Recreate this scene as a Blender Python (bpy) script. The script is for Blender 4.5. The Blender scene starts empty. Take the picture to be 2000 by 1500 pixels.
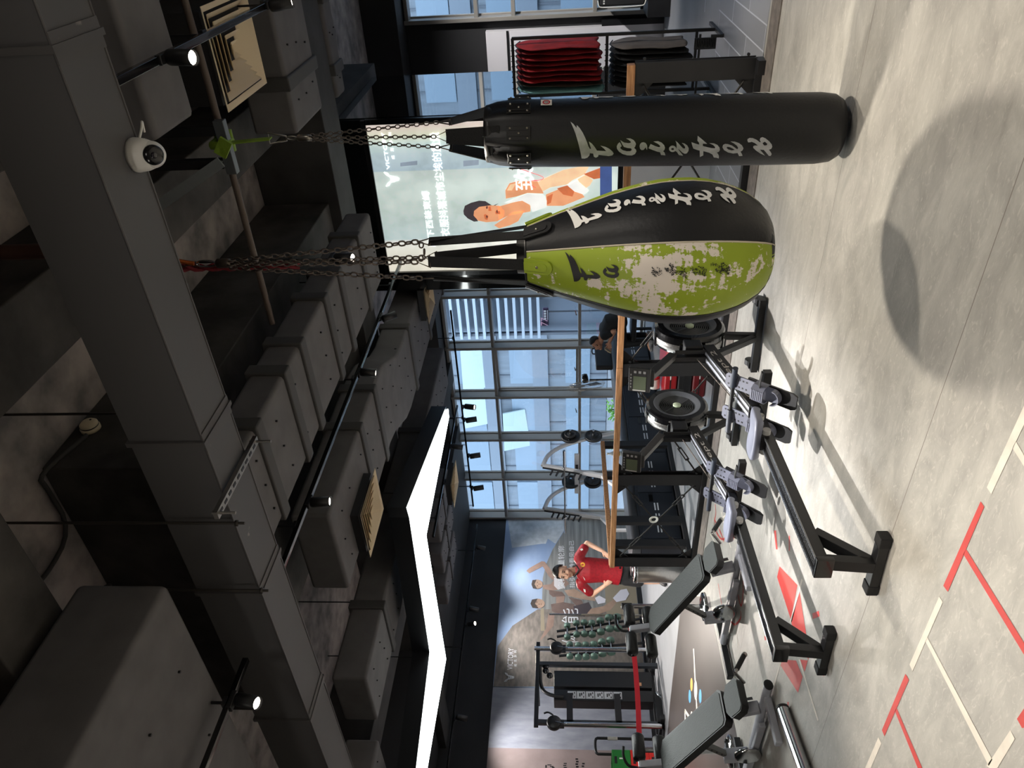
import bpy, bmesh, math, random
from mathutils import Vector, Matrix, geometry
random.seed(11)
SC = bpy.context.scene
COL = SC.collection
V = Vector
PI = math.pi
Z3 = (0.0, 0.0, 1.0)

# ---------------------------------------------------------------- camera
CAM_H, FPX = 1.5, 1440.74
def cam_axes():
    yaw, pit, rol = (math.radians(a) for a in (35.445, 4.151, -0.737))
    f = V((-math.sin(yaw), math.cos(yaw), 0)); r = V((math.cos(yaw), math.sin(yaw), 0)); u = V(Z3)
    f2 = f*math.cos(pit) + u*math.sin(pit); u2 = -f*math.sin(pit) + u*math.cos(pit)
    r3 = r*math.cos(rol) + u2*math.sin(rol); u3 = -r*math.sin(rol) + u2*math.cos(rol)
    return r3, -u3, f2
RT, DN, FW = cam_axes()
EYE = V((0, 0, CAM_H))
cd = bpy.data.cameras.new('camera'); cam = bpy.data.objects.new('camera', cd); COL.objects.link(cam)
cd.sensor_fit = 'HORIZONTAL'; cd.sensor_width = 36; cd.lens = 36*FPX/2000; cd.clip_start = 0.05; cd.clip_end = 200
m = Matrix.Identity(4)
for i in range(3):
    m[i][0] = DN[i]; m[i][1] = RT[i]; m[i][2] = -FW[i]; m[i][3] = EYE[i]
cam.matrix_world = m
SC.camera = cam
# the portrait photograph lies on its side: picture x runs down, picture y runs leftwards
def ray(x, y): return RT*((750-y)/FPX) + DN*((x-1000)/FPX) + FW
def G(x, y, z=0.0):
    d = ray(x, y); return EYE + d*((z-CAM_H)/d.z)
def OX(x, y, X):
    d = ray(x, y); return EYE + d*(X/d.x)
def OY(x, y, Y):
    d = ray(x, y); return EYE + d*(Y/d.y)

# ---------------------------------------------------------------- materials
def lin(c):
    return tuple(((v/255)/12.92 if v/255 <= .04045 else ((v/255+.055)/1.055)**2.4) for v in c)
MATS = {}
def mat(name, rgb=(128,128,128), rough=.5, metal=0.0, var=0.0, vscale=8.0, stretch=None, bump=0.0, bscale=40.0, emit=0.0, rgb2=None, spec=.5, coat=0.0, detail=5.0, contrast=(.35,.65)):
    if name in MATS: return MATS[name]
    mt = bpy.data.materials.new(name); mt.use_nodes = True
    nt = mt.node_tree; b = nt.nodes['Principled BSDF']
    c = lin(rgb)
    b.inputs['Base Color'].default_value = (*c, 1); b.inputs['Roughness'].default_value = rough
    b.inputs['Metallic'].default_value = metal; b.inputs['Specular IOR Level'].default_value = spec
    b.inputs['Coat Weight'].default_value = coat
    if emit:
        b.inputs['Emission Color'].default_value = (*c, 1); b.inputs['Emission Strength'].default_value = emit
    if var or bump:
        tc = nt.nodes.new('ShaderNodeTexCoord'); mp = nt.nodes.new('ShaderNodeMapping')
        nt.links.new(tc.outputs['Object'], mp.inputs['Vector'])
        if stretch: mp.inputs['Scale'].default_value = stretch
    if var:
        nz = nt.nodes.new('ShaderNodeTexNoise'); nz.inputs['Scale'].default_value = vscale; nz.inputs['Detail'].default_value = detail
        nt.links.new(mp.outputs['Vector'], nz.inputs['Vector'])
        rp = nt.nodes.new('ShaderNodeValToRGB'); rp.color_ramp.elements[0].position = contrast[0]; rp.color_ramp.elements[1].position = contrast[1]
        c2 = lin(rgb2) if rgb2 else tuple(min(1, v*(1+var)) for v in c)
        rp.color_ramp.elements[0].color = (*(c if rgb2 else tuple(v*(1-var) for v in c)), 1); rp.color_ramp.elements[1].color = (*c2, 1)
        nt.links.new(nz.outputs['Fac'], rp.inputs['Fac']); nt.links.new(rp.outputs['Color'], b.inputs['Base Color'])
        if emit: nt.links.new(rp.outputs['Color'], b.inputs['Emission Color'])
    if bump:
        n2 = nt.nodes.new('ShaderNodeTexNoise'); n2.inputs['Scale'].default_value = bscale; n2.inputs['Detail'].default_value = 3
        nt.links.new(mp.outputs['Vector'], n2.inputs['Vector'])
        bp = nt.nodes.new('ShaderNodeBump'); bp.inputs['Strength'].default_value = bump; bp.inputs['Distance'].default_value = .01
        nt.links.new(n2.outputs['Fac'], bp.inputs['Height']); nt.links.new(bp.outputs['Normal'], b.inputs['Normal'])
    MATS[name] = mt
    return mt

# ---------------------------------------------------------------- mesh builder
def frame_of(d, up=Z3):
    d = V(d).normalized(); up = V(up)
    if abs(d.dot(up.normalized())) > .999: up = V((0, 1, 0)) if abs(d.y) < .9 else V((1, 0, 0))
    a = up.cross(d).normalized(); return a, d.cross(a).normalized(), d
class MB:
    def __init__(s): s.v = []; s.f = []; s.sm = []
    def add(s, vs, fs, smooth=False):
        b = len(s.v); s.v += [tuple(v) for v in vs]; s.f += [[b+i for i in f] for f in fs]; s.sm += [smooth]*len(fs); return s
    def box(s, c, size, R=None):
        hx, hy, hz = (k/2 for k in size); c = V(c)
        vs = [V((x, y, z)) for x in (-hx, hx) for y in (-hy, hy) for z in (-hz, hz)]
        if R is not None: vs = [R @ v for v in vs]
        return s.add([c+v for v in vs], [(0,1,3,2),(4,6,7,5),(0,4,5,1),(2,3,7,6),(0,2,6,4),(1,5,7,3)])
    def span(s, a, b):
        a, b = V(a), V(b); return s.box((a+b)/2, (abs(b.x-a.x), abs(b.y-a.y), abs(b.z-a.z)))
    def bar(s, p0, p1, w, h=None, up=Z3, ext=0):
        p0, p1 = V(p0), V(p1); h = h or w
        a, b, d = frame_of(p1-p0, up); p0 = p0-d*ext; p1 = p1+d*ext
        vs = [p+a*(w/2*i)+b*(h/2*j) for p in (p0, p1) for i, j in ((-1,-1),(1,-1),(1,1),(-1,1))]
        return s.add(vs, [(3,2,1,0),(4,5,6,7),(0,1,5,4),(1,2,6,5),(2,3,7,6),(3,0,4,7)])
    def tube(s, pts, r, n=10, closed=False, caps=True, smooth=True, flat=None):
        pts = [V(p) for p in pts]; N = len(pts)
        rs = r if isinstance(r, (list, tuple)) else [r]*N
        tang = []
        for i in range(N):
            if closed: t = pts[(i+1) % N]-pts[i-1]
            else: t = pts[min(i+1, N-1)]-pts[max(i-1, 0)]
            tang.append(t.normalized())
        a, b, _ = frame_of(tang[0]); vs = []
        for i in range(N):
            if i:
                a = (a - tang[i]*a.dot(tang[i])).normalized(); b = tang[i].cross(a)
            k = flat or 1
            for j in range(n):
                q = 2*PI*j/n; vs.append(pts[i]+a*math.cos(q)*rs[i]+b*math.sin(q)*rs[i]*k)
        fs = []; M = N if closed else N-1
        for i in range(M):
            i2 = (i+1) % N
            for j in range(n):
                j2 = (j+1) % n; fs.append((i*n+j, i*n+j2, i2*n+j2, i2*n+j))
        s.add(vs, fs, smooth)
        if caps and not closed:
            s.add(vs[:n], [tuple(range(n))[::-1]]); s.add(vs[-n:], [tuple(range(n))])
        return s
    def cyl(s, p0, p1, r0, r1=None, n=20): return s.tube([p0, p1], [r0, r0 if r1 is None else r1], n)
    def lathe(s, prof, c=(0,0,0), n=32, axis=Z3, smooth=True, up=(0,1,0), caps=True):
        a, b, d = frame_of(axis, up); c = V(c); vs = []; fs = []
        for r, z in prof:
            for j in range(n):
                q = 2*PI*j/n; vs.append(c+d*z+a*(r*math.cos(q))+b*(r*math.sin(q)))
        for i in range(len(prof)-1):
            for j in range(n):
                j2 = (j+1) % n; fs.append((i*n+j, i*n+j2, (i+1)*n+j2, (i+1)*n+j))
        if caps and prof[0][0] > 1e-6: fs.append(tuple(range(n))[::-1])
        if caps and prof[-1][0] > 1e-6: fs.append(tuple((len(prof)-1)*n+j for j in range(n)))
        return s.add(vs, fs, smooth)
    def ball(s, c, r, sc=(1,1,1), n=16, R=None):
        vs = []; fs = []; c = V(c); m_ = n//2
        for i in range(m_+1):
            t = PI*i/m_
            for j in range(n):
                p = 2*PI*j/n; q = V((math.sin(t)*math.cos(p)*sc[0], math.sin(t)*math.sin(p)*sc[1], math.cos(t)*sc[2]))*r
                vs.append(c+(R @ q if R is not None else q))
        for i in range(m_):
            for j in range(n):
                j2 = (j+1) % n; fs.append((i*n+j, (i+1)*n+j, (i+1)*n+j2, i*n+j2))
        return s.add(vs, fs, True)
    def cap(s, p0, p1, r0, r1, n=12):
        s.ball(p0, r0, n=n); s.ball(p1, r1, n=n); return s.cyl(p0, p1, r0, r1, n)
    def poly(s, loops, o=(0,0,0), ux=(1,0,0), uy=(0,1,0), t=0.0, fn=None, cuts=0):
        """flat polygon (first loop outline, others holes), mapped by o+ux*x+uy*y or fn(x,y); t = thickness along the normal"""
        if not isinstance(loops[0][0], (list, tuple)): loops = [loops]
        o, ux, uy = V(o), V(ux), V(uy); nn = ux.cross(uy).normalized()
        flat = [p for l in loops for p in l]
        tris = geometry.tessellate_polygon([[V((p[0], p[1], 0)) for p in l] for l in loops])
        area = sum((flat[a][0]*(flat[b][1]-flat[c][1])+flat[b][0]*(flat[c][1]-flat[a][1])+flat[c][0]*(flat[a][1]-flat[b][1])) for a, b, c in tris)
        tris = [t_ if ((flat[t_[0]][0]*(flat[t_[1]][1]-flat[t_[2]][1])+flat[t_[1]][0]*(flat[t_[2]][1]-flat[t_[0]][1])+flat[t_[2]][0]*(flat[t_[0]][1]-flat[t_[1]][1])) > 0) else t_[::-1] for t_ in tris]
        if cuts:
            bm = bmesh.new(); bv = [bm.verts.new((p[0], p[1], 0)) for p in flat]
            for t_ in tris:
                try: bm.faces.new([bv[i] for i in t_])
                except ValueError: pass
            bmesh.ops.subdivide_edges(bm, edges=bm.edges[:], cuts=cuts, use_grid_fill=True)
            bm.verts.index_update(); flat = [(v.co.x, v.co.y) for v in bm.verts]; tris = [[v.index for v in f.verts] for f in bm.faces]; bm.free()
        mp = fn or (lambda x, y: o+ux*x+uy*y)
        P = [V(mp(*p)) for p in flat]
        s.add(P, tris)
        if t and not cuts:
            Q = [p+nn*(-t) for p in P]; s.add(Q, [x[::-1] for x in tris]); b = 0
            for l in loops:
                k = len(l); ring = [P[b+i] for i in range(k)]+[Q[b+i] for i in range(k)]
                s.add(ring, [(i, (i+1) % k, k+(i+1) % k, k+i) for i in range(k)]); b += k
        return s
    def build(s, name, material, parent=None, w=False, bevel=0.0, org=None, seg=2, sub=0, recalc=True):
        off = V((0,0,0))
        if w:
            p = parent
            while p is not None: off += p.location; p = p.parent
        if org is not None: off = V(org)
        me = bpy.data.meshes.new(name)
        me.from_pydata([(v[0]-off.x, v[1]-off.y, v[2]-off.z) for v in s.v], [], s.f)
        me.polygons.foreach_set('use_smooth', s.sm); me.materials.append(material); me.update()
        if recalc:
            bm = bmesh.new(); bm.from_mesh(me); bmesh.ops.recalc_face_normals(bm, faces=bm.faces[:]); bm.to_mesh(me); bm.free()
        o = bpy.data.objects.new(name, me); COL.objects.link(o)
        if parent is not None: o.parent = parent
        elif org is not None: o.location = off
        if bevel:
            md = o.modifiers.new('Bevel', 'BEVEL'); md.width = bevel; md.segments = seg; md.limit_method = 'ANGLE'; md.angle_limit = .7
            for p in me.polygons: p.use_smooth = True
            wn = o.modifiers.new('WN', 'WEIGHTED_NORMAL'); wn.keep_sharp = False
        if sub:
            md = o.modifiers.new('Sub', 'SUBSURF'); md.levels = md.render_levels = sub
        return o
def tag(o, label, cat, group=None, kind=None):
    o['label'] = label; o['category'] = cat
    if group: o['group'] = group
    if kind: o['kind'] = kind
    return o
def thing(name, label, cat, loc=(0,0,0), rz=0.0, group=None):
    o = bpy.data.objects.new(name, None); COL.objects.link(o); o.empty_display_size = .1
    o.location = loc; o.rotation_euler = (0, 0, rz); return tag(o, label, cat, group)
def struct(o): o['kind'] = 'structure'; return o
def copy_tree(o, parent=None):
    c = o.copy(); COL.objects.link(c)
    if parent is not None: c.parent = parent
    for ch in list(o.children): copy_tree(ch, c)
    return c
def rotm(ax, deg): return Matrix.Rotation(math.radians(deg), 3, ax)
def text_polys(body, size=1.0):
    """outlines of a word as (verts, faces) in its own plane, starting at 0,0"""
    cu = bpy.data.curves.new('t', 'FONT'); cu.body = body; cu.size = size; cu.fill_mode = 'FRONT'; cu.resolution_u = 3
    ob = bpy.data.objects.new('t', cu); COL.objects.link(ob)
    dg = bpy.context.evaluated_depsgraph_get(); dg.update()
    me = bpy.data.meshes.new_from_object(ob.evaluated_get(dg))
    vs = [tuple(v.co) for v in me.vertices]; fs = [tuple(p.vertices) for p in me.polygons]
    bpy.data.objects.remove(ob); bpy.data.curves.remove(cu); bpy.data.meshes.remove(me)
    return vs, fs
def add_text(mb, body, o, ux, uy, width=None, height=None, stretch=True):
    """word laid out from point o along ux, letters upright along uy; fitted to width x height"""
    vs, fs = text_polys(body)
    if not vs: return mb
    x0 = min(v[0] for v in vs); x1 = max(v[0] for v in vs); y0 = min(v[1] for v in vs); y1 = max(v[1] for v in vs)
    o, ux, uy = V(o), V(ux), V(uy)
    sx = (width/(x1-x0)) if width else height/(y1-y0)
    sy = (height/(y1-y0)) if height else sx
    return mb.add([o+ux*((v[0]-x0)*sx)+uy*((v[1]-y0)*sy) for v in vs], fs)
def chain(p0, p1, link=.03, wire=.0035, sag=0.0):
    mb = MB(); p0, p1 = V(p0), V(p1); L = (p1-p0).length; n = max(2, int(L/(link*.76)))
    for i in range(n):
        t = (i+.5)/n; c = p0.lerp(p1, t)+V((0, 0, -sag*math.sin(PI*t)))
        a, b, d = frame_of(p1-p0, (0, 1, 0)); 
        if i % 2: a = b
        hl, hw = link/2-wire, link*.27; pts = []
        for k in range(6): q = -PI/2+PI*k/5; pts.append(c+d*(hl-hw+hw*math.cos(q))+a*(hw*math.sin(q)))
        for k in range(6): q = PI/2+PI*k/5; pts.append(c+d*(-(hl-hw)+hw*math.cos(q))+a*(hw*math.sin(q)))
        mb.tube(pts, wire, 5, closed=True)
    return mb
def arc(c, r, a0, a1, n, ax1=(1,0,0), ax2=(0,0,1)):
    c, ax1, ax2 = V(c), V(ax1), V(ax2)
    return [c+ax1*(r*math.cos(a0+(a1-a0)*i/n))+ax2*(r*math.sin(a0+(a1-a0)*i/n)) for i in range(n+1)]
def smooth_path(pts, it=2):
    pts = [V(p) for p in pts]
    for _ in range(it):
        q = [pts[0]]
        for a, b in zip(pts, pts[1:]): q += [a.lerp(b, .25), a.lerp(b, .75)]
        pts = q+[pts[-1]]
    return pts
def ell(cx, cy, rx, ry, n=16, rot=0):
    return [(cx+rx*math.cos(2*PI*i/n)*math.cos(rot)-ry*math.sin(2*PI*i/n)*math.sin(rot), cy+rx*math.cos(2*PI*i/n)*math.sin(rot)+ry*math.sin(2*PI*i/n)*math.cos(rot)) for i in range(n)]
# ---------------------------------------------------------------- palette
BLK = mat('black_powder_coat', (24,24,26), .45, var=.25, vscale=6)
BLKG = mat('black_gloss', (14,14,16), .18, coat=.4)
RUB = mat('black_rubber', (22,22,23), .75, bump=.15, bscale=120)
CHR = mat('chrome', (205,207,210), .14, 1.0)
STEEL = mat('brushed_steel', (168,165,160), .32, 1.0, var=.1, vscale=30, stretch=(1,1,12))
GREYM = mat('grey_machine_paint', (164,166,174), .4, .0, var=.08, vscale=10)
SILV = mat('silver_paint', (200,201,202), .4, .2)
WOOD = mat('handrail_wood', (142,98,62), .5, var=.3, vscale=7, stretch=(.7,8,8), rgb2=(182,134,92), bump=.1, bscale=30)
WHITE = mat('white_plastic', (232,230,224), .4)
RED = mat('red_vinyl', (186,24,34), .38, bump=.1, bscale=25)
DRED = mat('dark_red_vinyl', (112,14,22), .45)
DARKP = mat('dark_ceiling_paint', (56,55,55), .8, var=.3, vscale=2.5, bump=.15, bscale=14)
BLKW = mat('black_wall_paint', (38,38,40), .7, var=.2, vscale=1.6)
CONC = mat('bare_concrete', (108,104,104), .85, var=.3, vscale=4, bump=.5, bscale=9, rgb2=(172,162,158), detail=9)
DCONC = mat('stained_dark_concrete', (50,48,46), .85, var=.3, vscale=3, bump=.5, bscale=10, rgb2=(80,77,74), detail=8)
DUCT = mat('grey_duct_sheet', (96,92,91), .55, .1, var=.12, vscale=2)
WRAP = mat('grey_duct_wrap', (100,98,99), .8, var=.1, vscale=5, bump=.25, bscale=6)
WRAPD = mat('grey_duct_tape', (74,73,73), .7)
VENT = mat('cream_vent_paint', (226,206,172), .5)
ALU = mat('window_frame_metal', (150,146,140), .4, .2)
PLASTG = mat('warm_grey_plastic', (150,152,164), .45)
FOAM = mat('black_foam_vinyl', (22,22,23), .42, bump=.2, bscale=60)
PADTOP = mat('grey_green_vinyl', (56,60,58), .5, bump=.2, bscale=80)
PADSIDE = mat('black_vinyl', (20,20,21), .4)

def floor_material():
    mt = bpy.data.materials.new('vinyl_floor'); mt.use_nodes = True; nt = mt.node_tree; N = nt.nodes.new; L = nt.links.new
    b = nt.nodes['Principled BSDF']; tc = N('ShaderNodeTexCoord'); b.inputs['Roughness'].default_value = .42; b.inputs['Specular IOR Level'].default_value = .35
    mp = N('ShaderNodeMapping'); mp.inputs['Scale'].default_value = (1.0, 2.2, 1); L(tc.outputs['Object'], mp.inputs['Vector'])
    n1 = N('ShaderNodeTexNoise'); n1.inputs['Scale'].default_value = 3.2; n1.inputs['Detail'].default_value = 9; n1.inputs['Roughness'].default_value = .68; n1.inputs['Distortion'].default_value = .6
    L(mp.outputs['Vector'], n1.inputs['Vector'])
    r1 = N('ShaderNodeValToRGB'); r1.color_ramp.elements[0].position = .3; r1.color_ramp.elements[1].position = .72
    r1.color_ramp.elements[0].color = (*lin((150,147,141)), 1); r1.color_ramp.elements[1].color = (*lin((188,185,178)), 1)
    L(n1.outputs['Fac'], r1.inputs['Fac'])
    n2 = N('ShaderNodeTexNoise'); n2.inputs['Scale'].default_value = 14; n2.inputs['Detail'].default_value = 6; n2.inputs['Distortion'].default_value = 2.5; L(mp.outputs['Vector'], n2.inputs['Vector'])
    r2 = N('ShaderNodeValToRGB'); r2.color_ramp.elements[0].position = .56; r2.color_ramp.elements[1].position = .7; L(n2.outputs['Fac'], r2.inputs['Fac'])
    mx = N('ShaderNodeMixRGB'); mx.inputs[2].default_value = (*lin((204,200,192)), 1); L(r1.outputs['Color'], mx.inputs[1])
    k = N('ShaderNodeMath'); k.operation = 'MULTIPLY'; k.inputs[1].default_value = .45; L(r2.outputs['Color'], k.inputs[0]); L(k.outputs[0], mx.inputs[0])
    # welded seams between the vinyl sheets every 1.54 m
    sx = N('ShaderNodeSeparateXYZ'); L(tc.outputs['Object'], sx.inputs[0])
    a = N('ShaderNodeMath'); a.operation = 'ADD'; a.inputs[1].default_value = 20*1.5395-4.005; L(sx.outputs['Y'], a.inputs[0])
    w = N('ShaderNodeMath'); w.operation = 'MODULO'; w.inputs[1].default_value = 1.5395; L(a.outputs[0], w.inputs[0])
    c = N('ShaderNodeMath'); c.operation = 'LESS_THAN'; c.inputs[1].default_value = .0045; L(w.outputs[0], c.inputs[0])
    m2 = N('ShaderNodeMixRGB'); m2.inputs[2].default_value = (*lin((120,112,104)), 1); L(c.outputs[0], m2.inputs[0]); L(mx.outputs[0], m2.inputs[1])
    L(m2.outputs[0], b.inputs['Base Color'])
    return mt
def plank_material():
    mt = bpy.data.materials.new('grey_plank_floor'); mt.use_nodes = True; nt = mt.node_tree; N = nt.nodes.new; L = nt.links.new
    b = nt.nodes['Principled BSDF']; b.inputs['Roughness'].default_value = .35; tc = N('ShaderNodeTexCoord'); mp = N('ShaderNodeMapping'); mp.inputs['Rotation'].default_value = (0, 0, PI/2)
    L(tc.outputs['Object'], mp.inputs['Vector']); br = N('ShaderNodeTexBrick'); br.inputs['Scale'].default_value = 1; br.inputs['Brick Width'].default_value = 1.2; br.inputs['Row Height'].default_value = .18
    br.inputs['Mortar Size'].default_value = .006; br.inputs['Color1'].default_value = (*lin((128,130,136)), 1); br.inputs['Color2'].default_value = (*lin((148,150,156)), 1); br.inputs['Mortar'].default_value = (*lin((200,204,212)), 1)
    L(mp.outputs['Vector'], br.inputs['Vector']); L(br.outputs['Color'], b.inputs['Base Color']); return mt
def glass_material(name='window_glass', tint=(.96,.98,1), refl=.09):
    mt = bpy.data.materials.new(name); mt.use_nodes = True; nt = mt.node_tree; nt.nodes.clear(); N = nt.nodes.new; L = nt.links.new
    o = N('ShaderNodeOutputMaterial'); t = N('ShaderNodeBsdfTransparent'); t.inputs[0].default_value = (*tint, 1)
    g = N('ShaderNodeBsdfGlossy'); g.inputs['Roughness'].default_value = .02; mx = N('ShaderNodeMixShader'); mx.inputs[0].default_value = refl
    L(t.outputs[0], mx.inputs[1]); L(g.outputs[0], mx.inputs[2]); L(mx.outputs[0], o.inputs[0]); return mt
GLASS = glass_material()

# ---------------------------------------------------------------- the room
XL, XR, YF, YB, ZC = -12.36, 4.5, -4.0, 12.13, 4.35
floor = struct(MB().span((XL-.2, YF-.2, -.12), (XR+.2, YB+.25, 0)).build('floor', floor_material()))
def on_floor(name, loops, m_, z=.0015, pix=True):
    mb = MB()
    for l in loops:
        mb.poly([(G(*p).x, G(*p).y) if pix else p for p in l], (0, 0, z), (1,0,0), (0,1,0))
    return mb.build(name, m_, floor, recalc=False)
GREYF = mat('grey_rubber_floor', (150,153,158), .4, var=.06, vscale=3)
on_floor('rubber_flooring', [[(XL,5.97),(XR,5.97),(XR,YB),(XL,YB)]], GREYF, .001, False)
on_floor('plank_flooring', [[(-2.6,5.98),(4.4,5.98),(4.4,7.84),(-2.6,7.84)]], plank_material(), .002, False)
PALE = mat('pale_floor_line', (226,228,236), .4)
on_floor('floor_line', [[(-1.2,9.55),(4.0,9.55),(4.0,9.6),(-1.2,9.6)],[(-1.4,8.6),(4.0,8.6),(4.0,8.63),(-1.4,8.63)],[(-3.98,6.6),(-3.94,6.6),(-3.94,11.5),(-3.98,11.5)],[(-5.35,6.3),(-5.32,6.3),(-5.32,11.5),(-5.35,11.5)]], PALE, .0028, False)
LANE = mat('dark_training_lane', (74,68,66), .34, var=.1, vscale=2)
on_floor('training_lane', [[(1332,1165),(1308,1380),(1299,1500),(1452,1500),(1421,1347),(1396,1228),(1386,1165)]], LANE, .0016)
M_W = mat('white_floor_print', (222,214,202), .5, var=.08, vscale=12); M_R = mat('red_floor_print', (196,52,44), .5, var=.08, vscale=10)
M_B = mat('blue_floor_print', (74,150,205), .5); M_O = mat('orange_floor_print', (226,160,70), .5)
on_floor('red_marking', [
    [(1916,979),(1923,990),(1852,1156),(1843,1144)], [(1888,1073),(1882,1082),(2010,1294),(2010,1270)],
    [(1769,1316),(1776,1328),(1728,1438),(1723,1426)], [(1752,1383),(1748,1388),(1797,1510),(1806,1510)],
    [(2010,1370),(1987,1404),(1997,1422),(2010,1420)],
    [(1523,1106),(1558,1143),(1545,1210),(1518,1127)], [(1562,1155),(1576,1245),(1580,1290),(1550,1230),(1545,1213)],
    [(1525,1300),(1528,1288),(1555,1290),(1568,1322),(1559,1353)], [(1563,1288),(1578,1290),(1572,1312)],
    [(1587,1198),(1600,1193),(1601,1204),(1588,1209)], [(1594,1292),(1610,1318),(1609,1321),(1598,1305)],
    [(1512,1036),(1516,1036),(1519,1073),(1516,1073)], [(1541,1047),(1543,1046),(1543,1075),(1541,1077)], [(1538,1371),(1541,1371),(1541,1408),(1539,1407)],
    [(1493,1243),(1502,1238),(1503,1248),(1494,1251)]], M_R)
on_floor('white_marking', [
    [(1835,1165),(1842,1176),(1783,1311),(1777,1298)], [(1812,1245),(1808,1252),(1932,1496),(1939,1484)],
    [(1716,1440),(1722,1452),(1697,1510),(1686,1510)], [(1974,1426),(1983,1443),(1944,1508),(1928,1496)],
    [(2010,772),(1928,952),(1937,965),(2010,810)], [(1985,862),(1978,875),(2010,925),(2010,905)],
    [(1566,1130),(1568,1133),(1546,1218),(1543,1214)], [(1560,1288),(1563,1288),(1599,1406),(1597,1408)], [(1524,1292),(1526,1294),(1513,1341),(1511,1337)]], M_W)
def strokes(pts, w):  # a hand-drawn line on the floor through picture points
    P = smooth_path([G(*p) for p in pts]); out = []
    for a, b in zip(P, P[1:]):
        d = (b-a); n = V((-d.y, d.x, 0)).normalized()*(w/2); out.append([tuple((a+n).xy), tuple((b+n).xy), tuple((b-n).xy), tuple((a-n).xy)])
    return out
on_floor('red_sketch_line', sum([strokes(p, .02) for p in (
    [(1397,985),(1399,1005),(1394,1020),(1401,1045),(1412,1056),(1418,1046),(1427,1058),(1437,1045)], [(1396,1015),(1408,1040),(1414,1058)], [(1403,1140),(1408,1170),(1411,1190)], [(1452,1125),(1452,1160),(1448,1190),(1442,1162)], [(1447,1193),(1448,1208),(1436,1222),(1428,1214)], [(1450,1040),(1449,1080),(1452,1110)])], []), M_R, .0017, False)
on_floor('white_sketch_line', sum([strokes(p, .02) for p in (
    [(1387,1042),(1396,1058),(1404,1068)], [(1404,1045),(1405,1022),(1412,1010),(1420,1006)], [(1436,1076),(1448,1060),(1457,1053)], [(1436,1205),(1438,1230),(1442,1262)], [(1448,1127),(1458,1138),(1465,1150)], [(1409,1000),(1416,1030),(1428,1070)])], []), M_W, .0018, False)
def oval(cx, cy, rx, ry): return [(cx+rx*math.cos(2*PI*i/18), cy+ry*math.sin(2*PI*i/18)) for i in range(18)]
on_floor('white_lane_mark', [[(1354,1267),(1356,1267),(1359,1330),(1357,1330)], oval(1359,1348,3,19), [(1359,1364),(1361,1364),(1365,1430),(1363,1431)], [(1338,1384),(1338,1391),(1364,1431),(1364,1424)], oval(1351,1407,2.7,18), [(1337,1388),(1339,1388),(1341,1450),(1339,1450)], oval(1341,1458,3,14)], M_W, .0022)
on_floor('blue_lane_mark', [oval(1347.5,1360,2.4,13), oval(1368,1360,2.6,14)], M_B, .0022)
on_floor('orange_lane_mark', [oval(1351,1337,2.3,13), oval(1352,1451,2.4,11)], M_O, .0022)
TRIM = mat('worn_brown_threshold', (112,104,98), .6, var=.25, vscale=14, bump=.3, bscale=40)
struct(MB().span((-7.05,5.66,0), (4.4,5.90,.008)).build('trim_1', TRIM))

struct(MB().span((XL-.2, YF-.2, ZC), (XR+.2, YB+.2, ZC+.04)).build('ceiling', CONC))
struct(MB().span((XL-.2, YF-.2, 0), (XL, YB+.2, ZC)).build('wall_left', BLKW))
struct(MB().span((XR, YF-.2, 0), (XR+.2, YB+.2, ZC)).build('wall_right', mat('grey_wall_paint', (96,92,88), .8)))
struct(MB().span((XL, YF-.2, 0), (XR, YF, ZC)).build('wall_front', mat('grey_wall_paint', (96,92,88), .8)))
wb = MB().span((XL, YB, 3.83), (XR, YB+.2, ZC)).span((-3.35, YB-.05, 0), (-1.95, YB+.2, 3.83))
struct(wb.build('wall_back', BLKW))
struct(MB().span((-3.3, YB-.2, 0), (-2.06, YB-.06, 2.62)).build('trim_2', mat('white_partition_panel', (222,220,224), .6)))
struct(MB().span((-2.06, YB-.2, 0), (-1.98, YB-.06, .9)).span((-3.2, YB-.23, 2.28), (-2.06,YB-.2, 2.31)).build('trim_3', BLK))
# wall finishes left: bluish concrete panel, pinkish panel, skirting
struct(MB().span((XL, 6.62, 0), (XL+.02, 7.75, 2.9)).build('trim_4', mat('bluish_plaster', (142,146,158), .7, var=.12, vscale=3, rgb2=(160,163,174), bump=.3, bscale=12, stretch=(1,3,1))))
struct(MB().span((XL, 2.0, 0), (XL+.02, 6.62, 2.9)).build('trim_5', mat('pinkish_plaster', (150,134,132), .7, var=.1, vscale=3, bump=.3, bscale=12)))
struct(MB().span((XL, 2.0, 0), (XL+.035, YB, .1)).build('baseboard_left', BLK))
sgn = MB()
for (x0, y0, x1, y1) in ((1065,1494,1068,1499.5),(1069,1493,1077,1495),(1074,1496,1081,1498),(1078,1498,1083,1500),(1101,1490,1107,1492),(1100,1494,1106,1496),(1101,1498,1107,1500),(1124,1481,1129,1484),(1125,1486,1130,1489),(1124,1491,1129,1494),(1125,1496,1130,1499),(1137,1490,1142,1493),(1136,1495,1141,1498)):
    a, b = OX(x0, y0, XL+.022), OX(x1, y1, XL+.022); sgn.poly([(a.y, a.z), (b.y, a.z), (b.y, b.z), (a.y, b.z)], (XL+.022, 0, 0), (0,1,0), (0,0,1))
tag(sgn.build('wall_lettering', BLK, recalc=False), 'black hand lettering cut off by the edge of the pinkish wall', 'wall lettering')

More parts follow.
